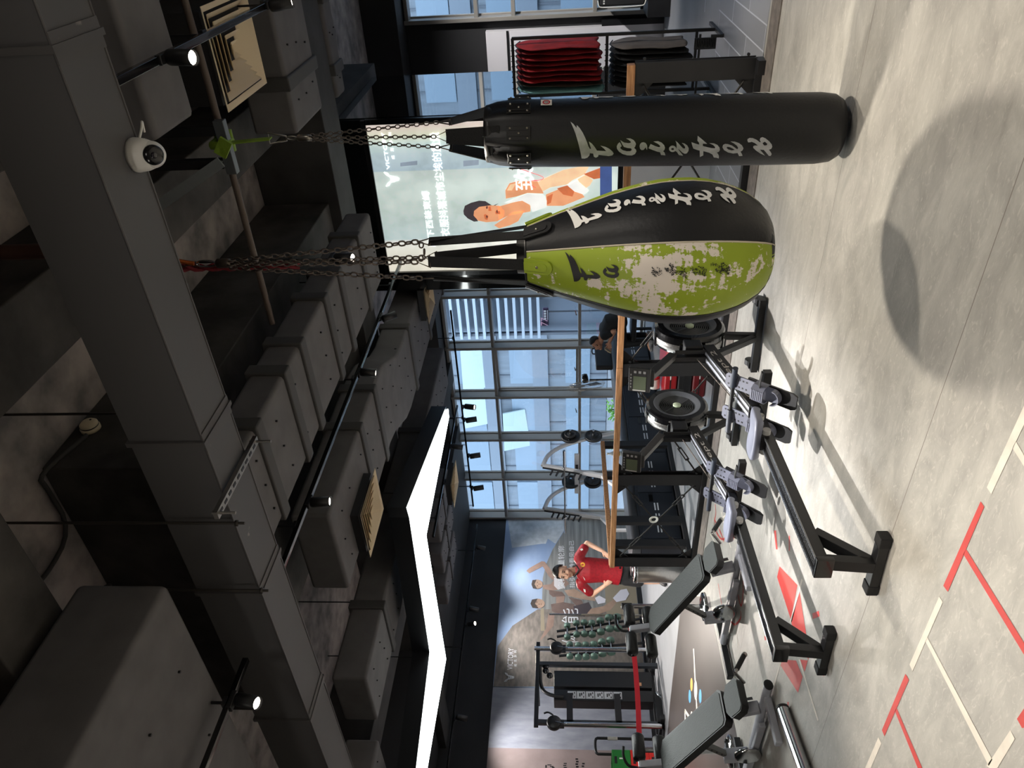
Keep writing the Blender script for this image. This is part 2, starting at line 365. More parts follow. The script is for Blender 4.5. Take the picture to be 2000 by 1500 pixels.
# windows: mullions every 1.15 m, transoms at 1.22 and 2.9 m
def window(n, xa, xb, za, zb, bars, sash=False):
    f = MB(); y0, y1 = YB-.17, YB+.10
    f.span((xa-.028, y0, za), (xa+.028, y1, zb))
    if n in (8, 13): f.span((xb-.028, y0, za), (xb+.028, y1, zb))
    for z in bars: f.span((xa+.028, y0+.03, z-.028), (xb-.028, y1-.02, z+.028))
    for q in (xa+.04, xb-.04): f.span((q-.014, YB+.03, za), (q+.014, YB+.08, zb))
    w = struct(f.build('window_%d' % n, ALU, bevel=.004))
    zs = list(bars)
    for i, (z0, z1) in enumerate(zip(zs, zs[1:])):
        if sash and i == 1:
            s_ = MB(); W_ = xb-xa-.1; H_ = z1-z0-.1
            for p, q in (((0,0,0),(W_,0,0)),((0,0,H_),(W_,0,H_)),((0,0,0),(0,0,H_)),((W_,0,0),(W_,0,H_))): s_.bar(p, q, .045, .04, ext=.02)
            so = s_.build('sash', ALU, w); so.location = (xa+.05, YB+.1, z0+.05); so.rotation_euler = (math.radians(0), 0, math.radians(sash))
            g = MB().span((0,-.003,0), (W_,.003,H_)).build('pane', GLASS, so)
            h = MB().cyl((W_/2,-.03,.03), (W_/2,-.07,.03), .012).bar((W_/2,-.07,.03),(W_/2+.09,-.07,.05),.018).build('handle', CHR, so)
            continue
        MB().span((xa+.03, YB+.05, z0+.03), (xb-.03, YB+.058, z1-.03)).build('pane', GLASS, w)
        if i == 1 and n in (3, 4, 5): MB().cyl((xb-.5,YB+.05,z0+.06),(xb-.5,YB-.02,z0+.06),.012).bar((xb-.5,YB-.02,z0+.06),(xb-.4,YB-.02,z0+.08),.018).build('handle', CHR, w)
    return w
MX = [-12.3, -11.1, -9.98, -8.86, -7.68, -6.54, -5.4, -4.3, -3.35]
for i in range(8): window(i+1, MX[i], MX[i+1], 0, 3.83, [.06, 1.22, 2.9, 3.79], sash=(-9 if i == 3 else 0))
for i, (a, b) in enumerate(((-1.9,-.7),(-.7,.6),(.6,1.9),(1.9,3.2),(3.2,4.48))): window(9+i, a, b, 0, 3.83, [1.0, 2.2, 2.75, 3.79])
struct(MB().span((-1.87, YB-.12, 0), (4.48, YB-.06, .34)).build('trim_6', BLK))

# mirror-clad column carrying the light box
column = struct(MB().span((-4.0,7.52,0), (-2.06,9.36,3.80)).build('column', mat('black_glass_cladding', (10,11,12), .08, coat=1.0)))
MB().span((-2.062,7.56,.35), (-2.05,9.33,3.77)).build('mirror', mat('mirror_glass', (200,204,206), .015, 1.0), column)
MB().bar((-4.0,7.512,3.80),(-2.05,7.512,3.80),.012).build('edge_strip', mat('brass_strip', (150,132,92), .3, 1.0), column)
MB().span((-4.0,7.50,0), (-2.05,7.525,.88)).build('base_panel', mat('pale_base_panel', (196,196,198), .5), column)
struct(MB().span((-4.0,7.45,3.802), (-1.95,9.6,ZC)).build('column', DARKP))

# ceiling beams
def beam(n, a, b, m_=DARKP): struct(MB().span(a, b).build('beam', m_, bevel=.01))
beam(1, (-1.84,-3.9,3.92), (-1.45,6.6,ZC), DCONC); beam(2, (-4.9,2.86,3.72), (-2.56,6.6,ZC), DCONC)
beam(3, (XL,1.75,3.9), (XR,2.12,ZC), DCONC); beam(4, (XL,6.6,3.62), (XR,7.1,ZC))
beam(5, (-8.5,2.86,3.75), (-8.0,12.1,ZC)); beam(6, (-1.0,2.5,3.95), (-.35,6.6,ZC), DCONC)
beam(7, (XL,2.2,3.75), (-9.6,12.1,ZC), BLKW); beam(8, (1.8,-3.9,3.8), (2.3,12.1,ZC))
beam(10, (XL,11.5,3.84), (XR,12.12,ZC), BLKW)
# ---------------------------------------------------------------- outside the glass
PAVE = mat('outdoor_paving', (120,126,134), .7, var=.1, vscale=2)
struct(MB().span((-40,YB+.3,-.3), (25,34,-.02)).build('ground', PAVE))
FAC = mat('facade_panel', (96,108,120), .6, var=.12, vscale=.6, stretch=(8,1,1)); FAC2 = mat('facade_pale', (98,111,125), .6); FGL = mat('facade_glass', (104,124,142), .5); FDK = mat('facade_dark', (76,86,98), .6)
bd = thing('building', 'long blue grey office facade seen through the tall windows', 'building', (-10,22,0))
YO = 22
MB().span((-40,YO,0), (22,YO+2,14)).build('wall', FAC, bd, w=1)
for z in (2.4, 4.2, 6.1, 8.2): MB().span((-40,YO-.12,z-.28), (22,YO,z+.28)).build('ledge', FAC2, bd, w=1)
k = 0
for zz in (1.0, 3.0, 4.9, 7.0):
    st = MB()
    for i in range(22): st.span((-31+i*2.2,YO-.06,zz-.38), (-31+i*2.2+1.7,YO-.01,zz+.5))
    st.build('window_strip', FGL, bd, w=1)
jn = MB()
for i in range(40): jn.span((-34+i*1.1,YO-.03,0), (-34+i*1.1+.06,YO,9))
jn.build('panel_joint', FDK, bd, w=1)
for (x, y) in ((930,720),(930,795),(1010,840)):
    p = OY(x, y, YO-.2); MB().poly([(-.9,-.5),(.9,-.35),(.9,.5),(-.9,.55)], p, (1,0,0), (0,-.3,.95), t=.05).build('awning_sash', mat('pale_sash', (166,186,190), .3), bd, w=1)
lv = thing('louvre_screen', 'pale horizontal louvre screen in front of the far facade', 'louvre screen', OY(950, 610, 17)*1.0)
p0, p1 = OY(862, 660, 17), OY(1050, 490, 17)
slat = MB(); z = p1.z
while z < p0.z+.3:
    slat.span((p0.x, 16.9, z), (p1.x+3, 17.05, z+.075)); z += .21
slat.build('slat', mat('pale_louvre', (150,164,178), .5), lv, w=1)
ps = MB()
for i in range(9): ps.span((p0.x+i*1.1,17.05,0), (p0.x+i*1.1+.08,17.15,p0.z+.3))
ps.build('post', FDK, lv, w=1)
MB().span((p0.x,17.3,0),(p1.x+3,17.36,p0.z+.4)).build('backing', mat('louvre_backing', (92,106,122), .6), lv, w=1)
sg = thing('shop_sign', 'small purple shop sign with white and pink lettering beyond the glass', 'shop sign', OY(1066, 618, 14))
c = OY(1066, 618, 14)
MB().box((0,0,0), (.44,.05,.13)).box((-.17,0,.06),(.14,.05,.14)).build('board', mat('purple_board', (44,30,66), .5), sg, bevel=.02)
lt = MB(); add_text(lt, '77', (-.23,-.028,-.04), (1,0,0), (.12,0,1), height=.15)
lt.build('numerals', mat('pink_lettering', (240,190,215), .5), sg, recalc=False)
lt = MB()
for i in range(4): lt.box((-.04+i*.062,-.028,.015), (.045,.004,.05))
lt.box((.05,-.028,-.04),(.24,.004,.012)).build('small_lettering', mat('white_lettering', (235,235,240), .5), sg)
MB().cyl((.1,.04,-.06),(.1,.04,-c.z),.02).build('post', FDK, sg)
GREEN = mat('leaf_green', (118,190,70), .6, var=.3, vscale=20); STEM = mat('stem_brown', (84,80,60), .8)
for i, (px, py, h, lab) in enumerate(((1196,697,.5,'small bright green shrub outside the glass beside the black case'),(1192,800,.75,'taller bright green shrub outside the glass below the standing fan'),(1196,858,.5,'bright green shrub outside the glass behind the upper weight plates'))):
    p = OY(px, py, 13.3); sh = thing('shrub', lab, 'shrub', (p.x, p.y, -.02), group='green shrubs outside')
    lf = MB(); rr = random.Random(i)
    for j in range(70):
        a, r_, zz = rr.uniform(0, 6.28), rr.uniform(0, .22), p.z*rr.uniform(.7, 1.12); c0 = V((math.cos(a)*r_, math.sin(a)*r_, zz))
        lf.poly([(0,-.02),(.05,0),(.09,.02),(.05,.035),(0,.02)], c0, V((math.cos(a*3), math.sin(a*3), .4)), V((-math.sin(a*2), .3, .8)).normalized())
    lf.build('foliage', GREEN, sh, recalc=False)
    MB().cyl((0,0,0),(0,0,p.z),.015).cyl((0,0,.2),(.12,.05,p.z*.95),.008).cyl((0,0,.2),(-.1,-.05,p.z),.008).build('stem', STEM, sh)
# ---------------------------------------------------------------- ducts
SCUFF = mat('scuffed_grey_duct', (84,82,82), .5, .1, var=.5, vscale=7, contrast=(.66,.78), rgb2=(180,172,164), detail=8)
SCUFF2 = mat('scraped_grey_duct', (86,85,86), .55, .1, var=.5, vscale=4.5, contrast=(.715,.745), rgb2=(150,142,136), detail=10)
d = thing('air_duct', 'bare grey sheet metal duct with scuffed edges that carries the white dome camera', 'air duct', (-3,2.575,3.1))
MB().span((-7,2.43,3.1), (1.2,2.72,3.44)).build('duct_body', SCUFF2, d, w=1)
for x in (-.41, -2.03, -3.05, -4.25, -5.6):
    MB().span((x-.012,2.415,3.088), (x+.012,2.735,3.452)).span((x-.05,2.425,3.094),(x+.05,2.725,3.101)).build('flange', SCUFF, d, w=1)
ed = MB().tube([(-7,2.43,3.1),(1.2,2.43,3.1)], .005, 6).tube([(-7,2.72,3.1),(1.2,2.72,3.1)], .005, 6)
ed.build('worn_edge', SCUFF, d, w=1)
def wrapped(label, xa, xb, ya, yb, za, zb, bands, axis='y', jog=None, group='wrapped ducts'):
    o = thing('wrapped_duct', label, 'air duct', ((xa+xb)/2, (ya+yb)/2, za))
    body = MB()
    if jog:
        P = [(ya,0),(jog[0],0),(jog[0]+.25,jog[2]*.15),(jog[0]+.5,jog[2]*.5),(jog[0]+.75,jog[2]*.85),(jog[0]+1,jog[2]),(yb,jog[2])]
        vs = []; fs = []
        for y, sx in P: vs += [(xa+sx,y,za),(xb+sx,y,za),(xb+sx,y,zb),(xa+sx,y,zb)]
        for i in range(len(P)-1):
            for j in range(4): fs.append((i*4+j, i*4+(j+1) % 4, i*4+4+(j+1) % 4, i*4+4+j))
        body.add(vs, fs+[(0,1,2,3),(len(vs)-4,len(vs)-3,len(vs)-2,len(vs)-1)])
    else: body.span((xa,ya,za),(xb,yb,zb))
    body.build('insulation', WRAP, o, w=1, bevel=.03)
    pn = MB()
    for b in bands:
        sx = jog[2] if jog and b > jog[0]+.9 else 0
        bm_ = MB()
        if axis == 'y': bm_.span((xa-.02+sx,b-.05,za-.02),(xb+.02+sx,b+.05,zb+.02))
        else: bm_.span((b-.05,ya-.02,za-.02),(b+.05,yb+.02,zb+.02))
        bm_.build('joint_band', WRAPD, o, w=1, bevel=.012)
    hg_ = MB()
    for t in (.2,.8):
        x, y = (xa+(xb-xa)*(.5 if axis == 'y' else t)), (ya+(yb-ya)*(t if axis == 'y' else .5))
        hg_.cyl((x,y,zb-.01),(x,y,ZC-.003),.006,n=8)
    hg_.build('hanger_rod', BLK, o, w=1)
    rr = random.Random(int(abs(xa)*100)); a_, b_ = (ya, yb) if axis == 'y' else (xa, xb); t = a_+.2
    while t < b_-.1:
        for q in (.22, .5, .78):
            u = t+rr.uniform(-.05,.05)
            if axis == 'y':
                x = xa+(xb-xa)*q+(jog[2] if jog and u > jog[0]+.9 else 0); pn.cyl((x,u,za+.01),(x,u,za-.012),.007,n=6)
            else:
                y = ya+(yb-ya)*q; pn.cyl((u,y,za+.01),(u,y,za-.012),.007,n=6)
        t += .33
    pn.build('rivet_pin', BLK, o, w=1)  # these are insulation pins in the duct wrap, not rivets
    return o
wrapped('wide wrapped grey duct with pinned underside running back behind the teardrop bag chains', -3.14, -2.46, 2.82, 6.1, 3.2, 3.42, (3.1,3.62,3.95,4.55,4.95,5.6))
wrapped('wrapped duct with a sideways bend above the square vent', -4.62, -3.80, 3.72, 10.9, 3.22, 3.52, (4.75,5.3,6.9,8.0,9.2), jog=(5.5,0,-.32))
p = G(747,1170,3.3); q = G(713,1357,3.3)
wrapped('dark wrapped duct between the vented duct and the angular light', p.x-.75, (p.x+q.x)/2, q.y+.1, 9.2, 3.3, 3.62, (q.y+.9,q.y+2.2,q.y+3.6))
p = G(328,1140,3.4)
wrapped('large wrapped duct ending above the near track on the near side', p.x-1.9, p.x, p.y-1.7, min(p.y,2.38), 3.4, 3.85, ())
p = G(760,1372,3.3)
wrapped('wrapped duct elbow directly above the end of the angular light', p.x-1.2, p.x+.1, max(2.8,p.y-1.2), min(p.y,q.y+.02), 3.3, 3.62, (), axis='x')
wrapped('wrapped duct crossing the ceiling behind the big cream vent', -1.55, 2.2, 5.35, 6.05, 3.42, 3.75, (-1.2,-.55,.1,.8), axis='x')
wrapped('short wrapped duct below the ceiling between the column and the big vent', -1.75, 1.4, 7.15, 7.42, 3.6, 3.9, (-1.5,-.9,-.2), axis='x')
wrapped('dark duct box hanging beside the big cream vent and its track', -.98, .5, 3.35, 3.78, 3.37, 3.75, ())
for i, lab in enumerate(('wrapped duct beyond the angular light beside the windows','middle wrapped duct stub beyond the angular light','wrapped duct stub beyond the angular light beside the mural wall')):
    p = G(862+i*7, 985+i*62, 3.58); wrapped(lab, p.x-.5, p.x, p.y-.4, p.y+.9, 3.58, 3.85, (p.y+.2,), group=None)

# ---------------------------------------------------------------- ceiling vents
def vent(loc, sx, sy, label, deep=.1):
    o = thing('ceiling_vent', label, 'air vent', loc, group='square ceiling vents')
    f = MB(); g = MB(); n = 6
    for k in range(n):
        a = 1-k/n; b = a-.7/n; x0, y0, x1, y1 = sx/2*a, sy/2*a, sx/2*b, sy/2*b; z0, z1 = (0, .012) if k == 0 else (.002, .03)
        vs = [(-x0,-y0,z0),(x0,-y0,z0),(x0,y0,z0),(-x0,y0,z0),(-x1,-y1,z1),(x1,-y1,z1),(x1,y1,z1),(-x1,y1,z1)]
        vs += [(v[0],v[1],v[2]+.004) for v in vs]
        fs = [(i,(i+1) % 4,4+(i+1) % 4,4+i) for i in range(4)]; fs += [tuple(8+j for j in x[::-1]) for x in fs]; fs += [(i,(i+1)%4,8+(i+1)%4,8+i) for i in range(4)]
        (g if k else f).add(vs, fs)
    f.build('frame', VENT, o, recalc=False); g.build('louvre', VENT, o, recalc=False)
    MB().span((-sx/2+.03,-sy/2+.03,.034),(sx/2-.03,sy/2-.03,deep)).build('neck', BLKW, o)
    return o
a = G(463,95,3.45); vent((a.x,a.y,3.45), .56, .70, 'big cream square vent crossed by the light track beside the green sling', .5)
vent((-4.38,4.33,3.12), .48, .56, 'cream square vent under the bent wrapped duct')
p = G(840,580,3.1); vent((p.x,p.y,3.1), .46, .5, 'cream vent seen edge-on above the window with the louvre screen')
p = G(889,945,3.18); vent((p.x,p.y,3.18), .46, .56, 'thin looking cream vent seen edge-on above the windows next to the mural')
vent((.55,6.1,3.25), .55, .55, 'cream vent seen only as a reflection in the column mirror')

# ---------------------------------------------------------------- light tracks and spotlights
def track(label, a, b, hang=ZC-.35):
    o = thing('light_track', label, 'light track', a)
    MB().bar(a, b, .036, .032).build('channel', BLKG, o, w=1, bevel=.003)
    a_, b_ = V(a), V(b); cl = MB()
    for t in (.12, .5, .88): p = a_.lerp(b_, t); cl.bar(p, p+V((0,0,hang-p.z)), .012); cl.box(p+V((0,0,.02)), (.05,.05,.02))
    cl.build('hanger', BLK, o, w=1)
LENS = mat('spot_lens_lit', (255,244,226), .3, emit=14.0); LENSOFF = mat('spot_lens_dark', (60,60,62), .2)
def spot(top, aim, label, power=0, cone=58, blend=.35, color=(1,.9,.78), size=1.0, group='track spotlights', rad=.03):
    """black can spotlight: adaptor and arm below the track point top, head pointing to aim"""
    top = V(top); o = thing('spotlight', label, 'spotlight', top, group=group)
    h = V((0,0,-.10*size)); dr = (V(aim)-(top+h)).normalized()
    MB().box((0,0,-.012),(.045,.10,.028)).build('adaptor', BLK, o, bevel=.004)
    MB().tube(smooth_path([(0,0,-.02),(0,0,-.06*size),h-dr*.02]), .009, 8).build('arm', BLK, o)
    L = .13*size; R_ = .036*size
    MB().lathe([(R_*.55,-L*.62),(R_*.9,-L*.58),(R_,-L*.5),(R_,L*.5),(R_*.9,L*.5),(R_*.86,L*.36)], h, 20, dr).build('head', BLK, o)
    MB().lathe([(R_*.85,L*.40),(R_*.6,L*.425),(0.0,L*.43)], h, 20, dr).build('lens', LENS if power else LENSOFF, o)
    if power > 0:
        ld = bpy.data.lights.new('spot_beam', 'SPOT'); ld.energy = power; ld.spot_size = math.radians(cone); ld.spot_blend = blend; ld.color = color; ld.shadow_soft_size = rad
        lo = bpy.data.objects.new('spot_beam', ld); COL.objects.link(lo); lo.location = top+h+dr*(L*.52); lo.rotation_euler = dr.to_track_quat('-Z','Y').to_euler()
    return o
ZT = 3.3
track('long black light track with two lit spots between two wrapped ducts', (-3.56,2.85,ZT), (-3.56,7.35,ZT))
track('short black light track on the near side of the bare duct', (-3.56,.2,ZT), (-3.56,2.38,ZT), 3.398)
track('black light track beside the big cream vent', (-.645,2.78,ZT), (-.645,5.25,ZT))
WARM = (1,.90,.76); NEUT = (1,.97,.95)
spot((-3.56,3.62,ZT), (-3.35,3.6,0), 'lit can spotlight beside the square vent on the long track', 520, 46, .9, NEUT, rad=.012)
spot((-3.56,5.20,ZT), (-3.75,5.0,0), 'lit can spotlight on the long track in front of the bent duct', 380, 66, .7, NEUT, rad=.02)
spot((-3.56,6.16,ZT), (-3.4,7.6,1), 'unlit can spotlight on the long track, next to its window end', 0)
spot((-3.56,2.13,ZT), (-2.9,1.2,0), 'lit can spotlight on the short track before the bare duct', 210, 64, .7, WARM)
spot((-.645,3.47,ZT), (-.62,2.5,0), 'lit can spotlight beside the white camera', 130, 80, .9, WARM, rad=.06)
spot((-.645,4.95,ZT), (-.4,5.3,0), 'lit can spotlight past the big vent at the end of its track', 210, 70, .6, WARM)
spot((-2.0,4.2,2.98), (-1.58,3.2,0), 'dark can spotlight hanging low behind the teardrop bag chains', 220, 86, .8, WARM, group=None, rad=.07)
MB_ = MB().cyl((-2.0,4.2,2.97),(-2.0,4.2,ZC-.002),.006).cyl((-2.0,4.2,ZC-.03),(-2.0,4.2,ZC-.002),.03)
so_ = bpy.data.objects['spotlight.006']; MB_.build('drop_rod', BLK, so_, w=1)
track('black light track in front of the tall windows', (-11.2,11.25,3.5), (-6.4,11.25,3.5))
for (x, y), on, lab in (((900,795),1,'lit spotlight on the window track in front of the open sash'),((905,820),0,'unlit spotlight beside the lit one in front of the open sash'),((912,890),0,'unlit spotlight in the middle of the window track'),((922,953),0,'unlit spotlight on the window track at its mural end')):
    p = OY(x-8, y, 11.25); spot((p.x,11.25,3.485), (p.x+.3 if on else p.x, 10.2 if on else 12.0, 0), lab, 120 if on else 0, size=1.5, group='spotlights by the windows')
p, q = G(886,872,3.45), G(874,942,3.45); xt = (p.x+q.x)/2
track('dark light track between the angular light and the mural wall', (xt,q.y-1.2,3.52), (xt,10.9,3.52))
spot((xt,p.y,3.505), (xt-.6,p.y,0), 'lit spotlight beyond the angular light, the one closer to the windows', 260, 80, .7, NEUT, size=1.3, group='spotlights beyond the angular light')
spot((xt,q.y,3.505), (xt-.6,q.y,0), 'lit spotlight beyond the angular light, the one away from the windows', 260, 80, .7, NEUT, size=1.3, group='spotlights beyond the angular light')
track('black light track along the mural wall', (-11.5,5.0,3.42), (-11.5,11.0,3.42))
for (x, y), lab in (((932,1070),'lit spotlight above the person in the red jersey'),((922,1190),'lit spotlight above the large white characters of the mural'),((899,1402),'lit spotlight above the bluish plaster panel')):
    p = OX(x-12, y, -11.5); spot((-11.5,p.y,3.405), (-12.2,p.y,1.2), lab, 130, 110, 1.0, NEUT, size=1.3, group='spotlights along the mural')
spot((-11.5,8.5,3.405), (-9.6,7.6,0), 'spotlight turned to the training lane from the mural track', 420, 95, .7, (1,.9,.8), size=1.2, group='spotlights along the mural')
spot((xt,6.0,3.505), (-8.6,6.0,0), 'spotlight on the dark track above the handrail end', 600, 95, .8, (1,.93,.86), group='spotlights beyond the angular light')

# ---------------------------------------------------------------- angular strip light
near = [(872.5,799),(798,992),(802,1006),(842,1272),(812,1530)]; far = [(874,815),(829,1046),(868,1287),(826,1530)]
nz = [G(x,y,3.0) for x, y in near]; fz = [G(x,y,3.0) for x, y in far]
ring = [(p.x,p.y) for p in nz]+[(p.x,p.y) for p in fz[::-1]]
lamp = thing('strip_light', 'angular zigzag strip light in a black housing, glowing white', 'ceiling light', (nz[2].x, nz[2].y, 3.0))
cx = sum(p[0] for p in ring)/len(ring); 
def offset(loop, k):
    out = []; n = len(loop)
    ar = sum(loop[i][0]*loop[(i+1) % n][1]-loop[(i+1) % n][0]*loop[i][1] for i in range(n)); s_ = 1 if ar > 0 else -1
    for i in range(n):
        a, b, c_ = V(loop[i-1]), V(loop[i]), V(loop[(i+1) % n]); e1 = (b-a).normalized(); e2 = (c_-b).normalized()
        n1, n2 = V((e1.y,-e1.x))*s_, V((e2.y,-e2.x))*s_; mm = (n1+n2).normalized(); out.append(tuple(b+mm*(k/max(.4, mm.dot(n1)))))
    return out
HOUS = mat('lamp_housing_black', (34,36,40), .3)
MB().poly(offset(ring, .03), (0,0,3.2), (1,0,0), (0,1,0), t=.19).build('housing', HOUS, lamp, w=1)
MB().poly(ring, (0,0,3.0), (1,0,0), (0,1,0), t=.02).build('diffuser', mat('lamp_diffuser', (246,252,250), .5, emit=10.0), lamp, w=1)
hg = MB()
for p in (nz[2]+V((.0,.3,0)), fz[2]+V((.25,-.15,0))): hg.cyl((p.x,p.y,3.2), (p.x,p.y,ZC-.002), .006)
hg.build('cable', BLK, lamp, w=1)

# ---------------------------------------------------------------- camera, detector, conduit, rods, bracket
p = G(262,303,3.1)
sc = thing('security_camera', 'white dome security camera with a black lens face under the bare duct', 'security camera', (p.x, p.y, 3.1))
MB().lathe([(.0,0),(.062,0),(.064,-.012),(.058,-.05),(.05,-.072),(.03,-.085)], n=32).build('base', WHITE, sc)
dr = (EYE+V((-.2,0,-.6))-V((p.x,p.y,3.02))).normalized(); bc = V((0,0,-.068))
MB().ball(bc, .050, n=28).build('eyeball', WHITE, sc)
MB().lathe([(.0375,.034),(.036,.0415),(.030,.0475),(.020,.0515),(.0,.0535)], bc, 28, dr).build('lens_face', BLKG, sc)
MB().lathe([(.012,.0525),(.009,.057),(0,.058)], bc, 18, dr).build('lens', mat('camera_lens', (30,26,34), .08, coat=1), sc)
MB().tube(smooth_path([(.03,.03,-.01),(.08,.06,-.03),(.10,.11,-.012),(.05,.12,.0)]), .005, 8).build('cable', WHITE, sc)
p = OX(178,838,-2.555)
sd = thing('smoke_detector', 'cream round smoke detector on the dark concrete beam', 'smoke detector', p)
MB().lathe([(.0,0),(.055,0),(.055,.02),(.048,.024)], n=28, axis=(1,0,0)).build('base', mat('cream_plastic', (214,200,170), .5), sd)
MB().lathe([(.046,.024),(.05,.03),(.05,.042),(.036,.055),(.0,.058)], n=28, axis=(1,0,0)).build('sensor', mat('cream_plastic', (214,200,170), .5), sd)
MB().lathe([(.051,.026),(.0515,.029),(.051,.031)], n=28, axis=(1,0,0)).cyl((.056,.015,-.01),(.059,.015,-.01),.006,n=10).build('slot', BLK, sd)
cpts = [OX(170,850,-2.535), OX(72,930,-2.535), G(92,952,ZC-.03), G(140,1035,ZC-.03), G(88,1130,ZC-.03), G(40,1165,ZC-.03), G(-10,1195,ZC-.03)]
tag(MB().tube(smooth_path(cpts), .013, 8).build('conduit', DARKP, org=cpts[0]), 'thin dark conduit running from the smoke detector across the ceiling', 'conduit')
ROD = mat('threaded_rod', (70,66,62), .5, .6)
def rod(x, y, z0, z1, lab, clip=True):
    o = thing('threaded_rod', lab, 'hanger rod', (x,y,z0), group='duct hanger rods')
    MB().cyl((0,0,0),(0,0,z1-z0),.007,n=8).build('shaft', ROD, o)
    MB().lathe([(.016,0),(.016,.014)],(0,0,.03),6).lathe([(.03,0),(.03,.02)],(0,0,z1-z0-.021),6).build('nut', ROD, o)
rod(-2.105,2.75,3.455,ZC,'hanger rod beside the smoke detector going up from the bare duct')
rod(-2.5,2.40,3.03,ZC,'hanger rod passing the near face of the bare duct')
rod(-2.98,2.39,3.03,3.9,'short hanger rod with clamps near the large wrapped duct')
us = thing('slotted_channel', 'slotted steel channel strapped under the bare duct', 'support channel', (-2.4,2.54,3.07))
mb = MB().bar((-2.33,2.28,3.075),(-2.33,2.82,3.075),.042,.022); mb.build('channel', STEEL, us, w=1)
mb = MB()
for i in range(9): mb.box((-2.33,2.32+i*.055,3.0635),(.014,.03,.003))
mb.build('slot', BLK, us, w=1); MB().cyl((-2.33,2.30,2.99),(-2.33,2.30,3.1),.007).cyl((-2.33,2.80,2.99),(-2.33,2.80,3.1),.007).build('bolt', STEEL, us, w=1)

br = thing('hanging_bracket', 'dark steel bracket with a pale diagonal brace holding the long bag', 'bracket', (-1.22,4.06,3.38))
MB().bar((-1.135,4.06,3.42),(-1.135,4.06,ZC),.05).build('post', BLK, br, w=1); MB().bar((-1.32,4.06,3.42),(-1.32,4.06,ZC),.05).build('post', BLK, br, w=1)
MB().bar((-1.08,4.06,3.385),(-1.38,4.06,3.385),.05,.06).build('crossbar', mat('galvanised_steel', (112,118,124), .45, .6), br, w=1, bevel=.004)
MB().bar((-1.30,4.05,3.42),(-1.72,4.05,ZC-.16),.012,.06,up=(0,1,0)).bar((-1.30,4.02,3.42),(-1.72,4.02,ZC-.16),.06,.012,up=(0,1,0)).build('brace', mat('pale_steel', (142,148,152), .5, .3), br, w=1)
MB().bar((-1.72,4.05,ZC-.17),(-1.72,4.05,ZC),.06).build('brace_foot', BLK, br, w=1)
tag(MB().tube([(-.2,4.16,3.44),(-.9,4.16,3.435),(-1.5,4.16,3.44),(-2.44,4.16,3.45)], .02, 10).build('ceiling_pipe', mat('brown_pipe', (92,80,72), .6), org=(-1,4.16,3.44)), 'thin brown pipe crossing behind the steel bracket', 'pipe')
tag(MB().tube([(-1.33,2.95,3.6),(-1.33,2.95,ZC)], .035, 12).tube([(-1.33,2.95,3.6),(-1.33,3.4,3.6)], .035, 12).build('drop_pipe', mat('rust_brown_pipe', (80,52,42), .6), org=(-1.33,2.95,3.6)), 'rust brown drop pipe behind the bare duct near the ceiling', 'pipe')
track('added unseen track for fill spots on the white panel and clothes rack', (.3,7.6,3.4), (.3,11.0,3.4))  # out-of-view track and spots added to brighten the panel and garments
spot((.3,9.6,3.4), (-2.3,12.0,1.2), 'added unseen fill spotlight brightening the white panel beyond the garments', 400, 70, .8, NEUT, group=None)
spot((.3,8.0,3.4), (-1.7,7.6,1.0), 'added unseen fill spotlight brightening the hanging garments', 90, 60, .8, NEUT, group=None)
# ---------------------------------------------------------------- lettering traced from the heavy bag, in picture offsets
def L5(pts, ox=1120, oy=220): return [(ox+x/10, oy+y/10) for x, y in pts]
def L6(pts): return L5(pts, 1320, 220)
LET_F = [L5([(-60,180),(0,225),(60,300),(65,245),(120,300),(180,390),(230,490),(270,590),(290,650),(320,700),(345,700),(325,640),(300,560),(360,600),(410,660),(460,735),(640,745),(600,700),(525,640),(620,660),(700,700),(760,750),(785,790),(760,825),(690,840),(600,830),(490,815),(480,850),(440,870),(400,855),(385,790),(320,785),(310,830),(270,870),(220,888),(160,885),(145,800),(120,690),(80,540),(40,410),(0,310),(-30,240)])]
LET_a = [L5([(915,535),(990,580),(1070,592),(1115,585),(1120,565),(1080,530),(1025,500),(1110,500),(1170,530),(1205,570),(1220,610),(1205,655),(1185,685),(1220,715),(1230,750),(1200,800),(1140,828),(1050,825),(960,800),(890,755),(850,700),(845,650),(870,600),(905,572),(945,650),(920,665),(915,690),(960,725),(1040,747),(1110,745),(1140,722),(1125,690),(1060,685),(985,665),(950,610)])]
LET_i = [L5([(1290,650),(1300,610),(1330,580),(1370,573),(1410,590),(1435,630),(1442,680),(1437,722),(1420,700),(1415,670),(1395,690),(1370,720),(1330,725),(1300,700)])]
LET_i2 = [L5([(1505,608),(1590,645),(1660,668),(1690,665),(1690,640),(1650,605),(1560,560),(1650,552),(1720,580),(1770,630),(1787,680),(1775,720),(1750,745),(1780,775),(1795,825),(1710,818),(1690,765),(1640,755),(1540,720),(1465,690)])]
LET_r1 = [[(1320-6.5+7*math.cos(i*PI/10), 290+6.2*math.sin(i*PI/10)) for i in range(20)], [(1320-6.5+2.8*math.cos(-i*PI/8), 290.4+2*math.sin(-i*PI/8)) for i in range(16)]]
LET_r2 = [L6([(-10,545),(30,575),(90,640),(140,690),(175,695),(180,665),(150,620),(110,585),(170,600),(220,635),(250,690),(245,740),(215,785),(175,795),(130,775),(70,720),(40,700),(75,750),(110,790),(140,832),(60,820),(20,760),(-20,735),(10,690),(15,640),(10,590)])]
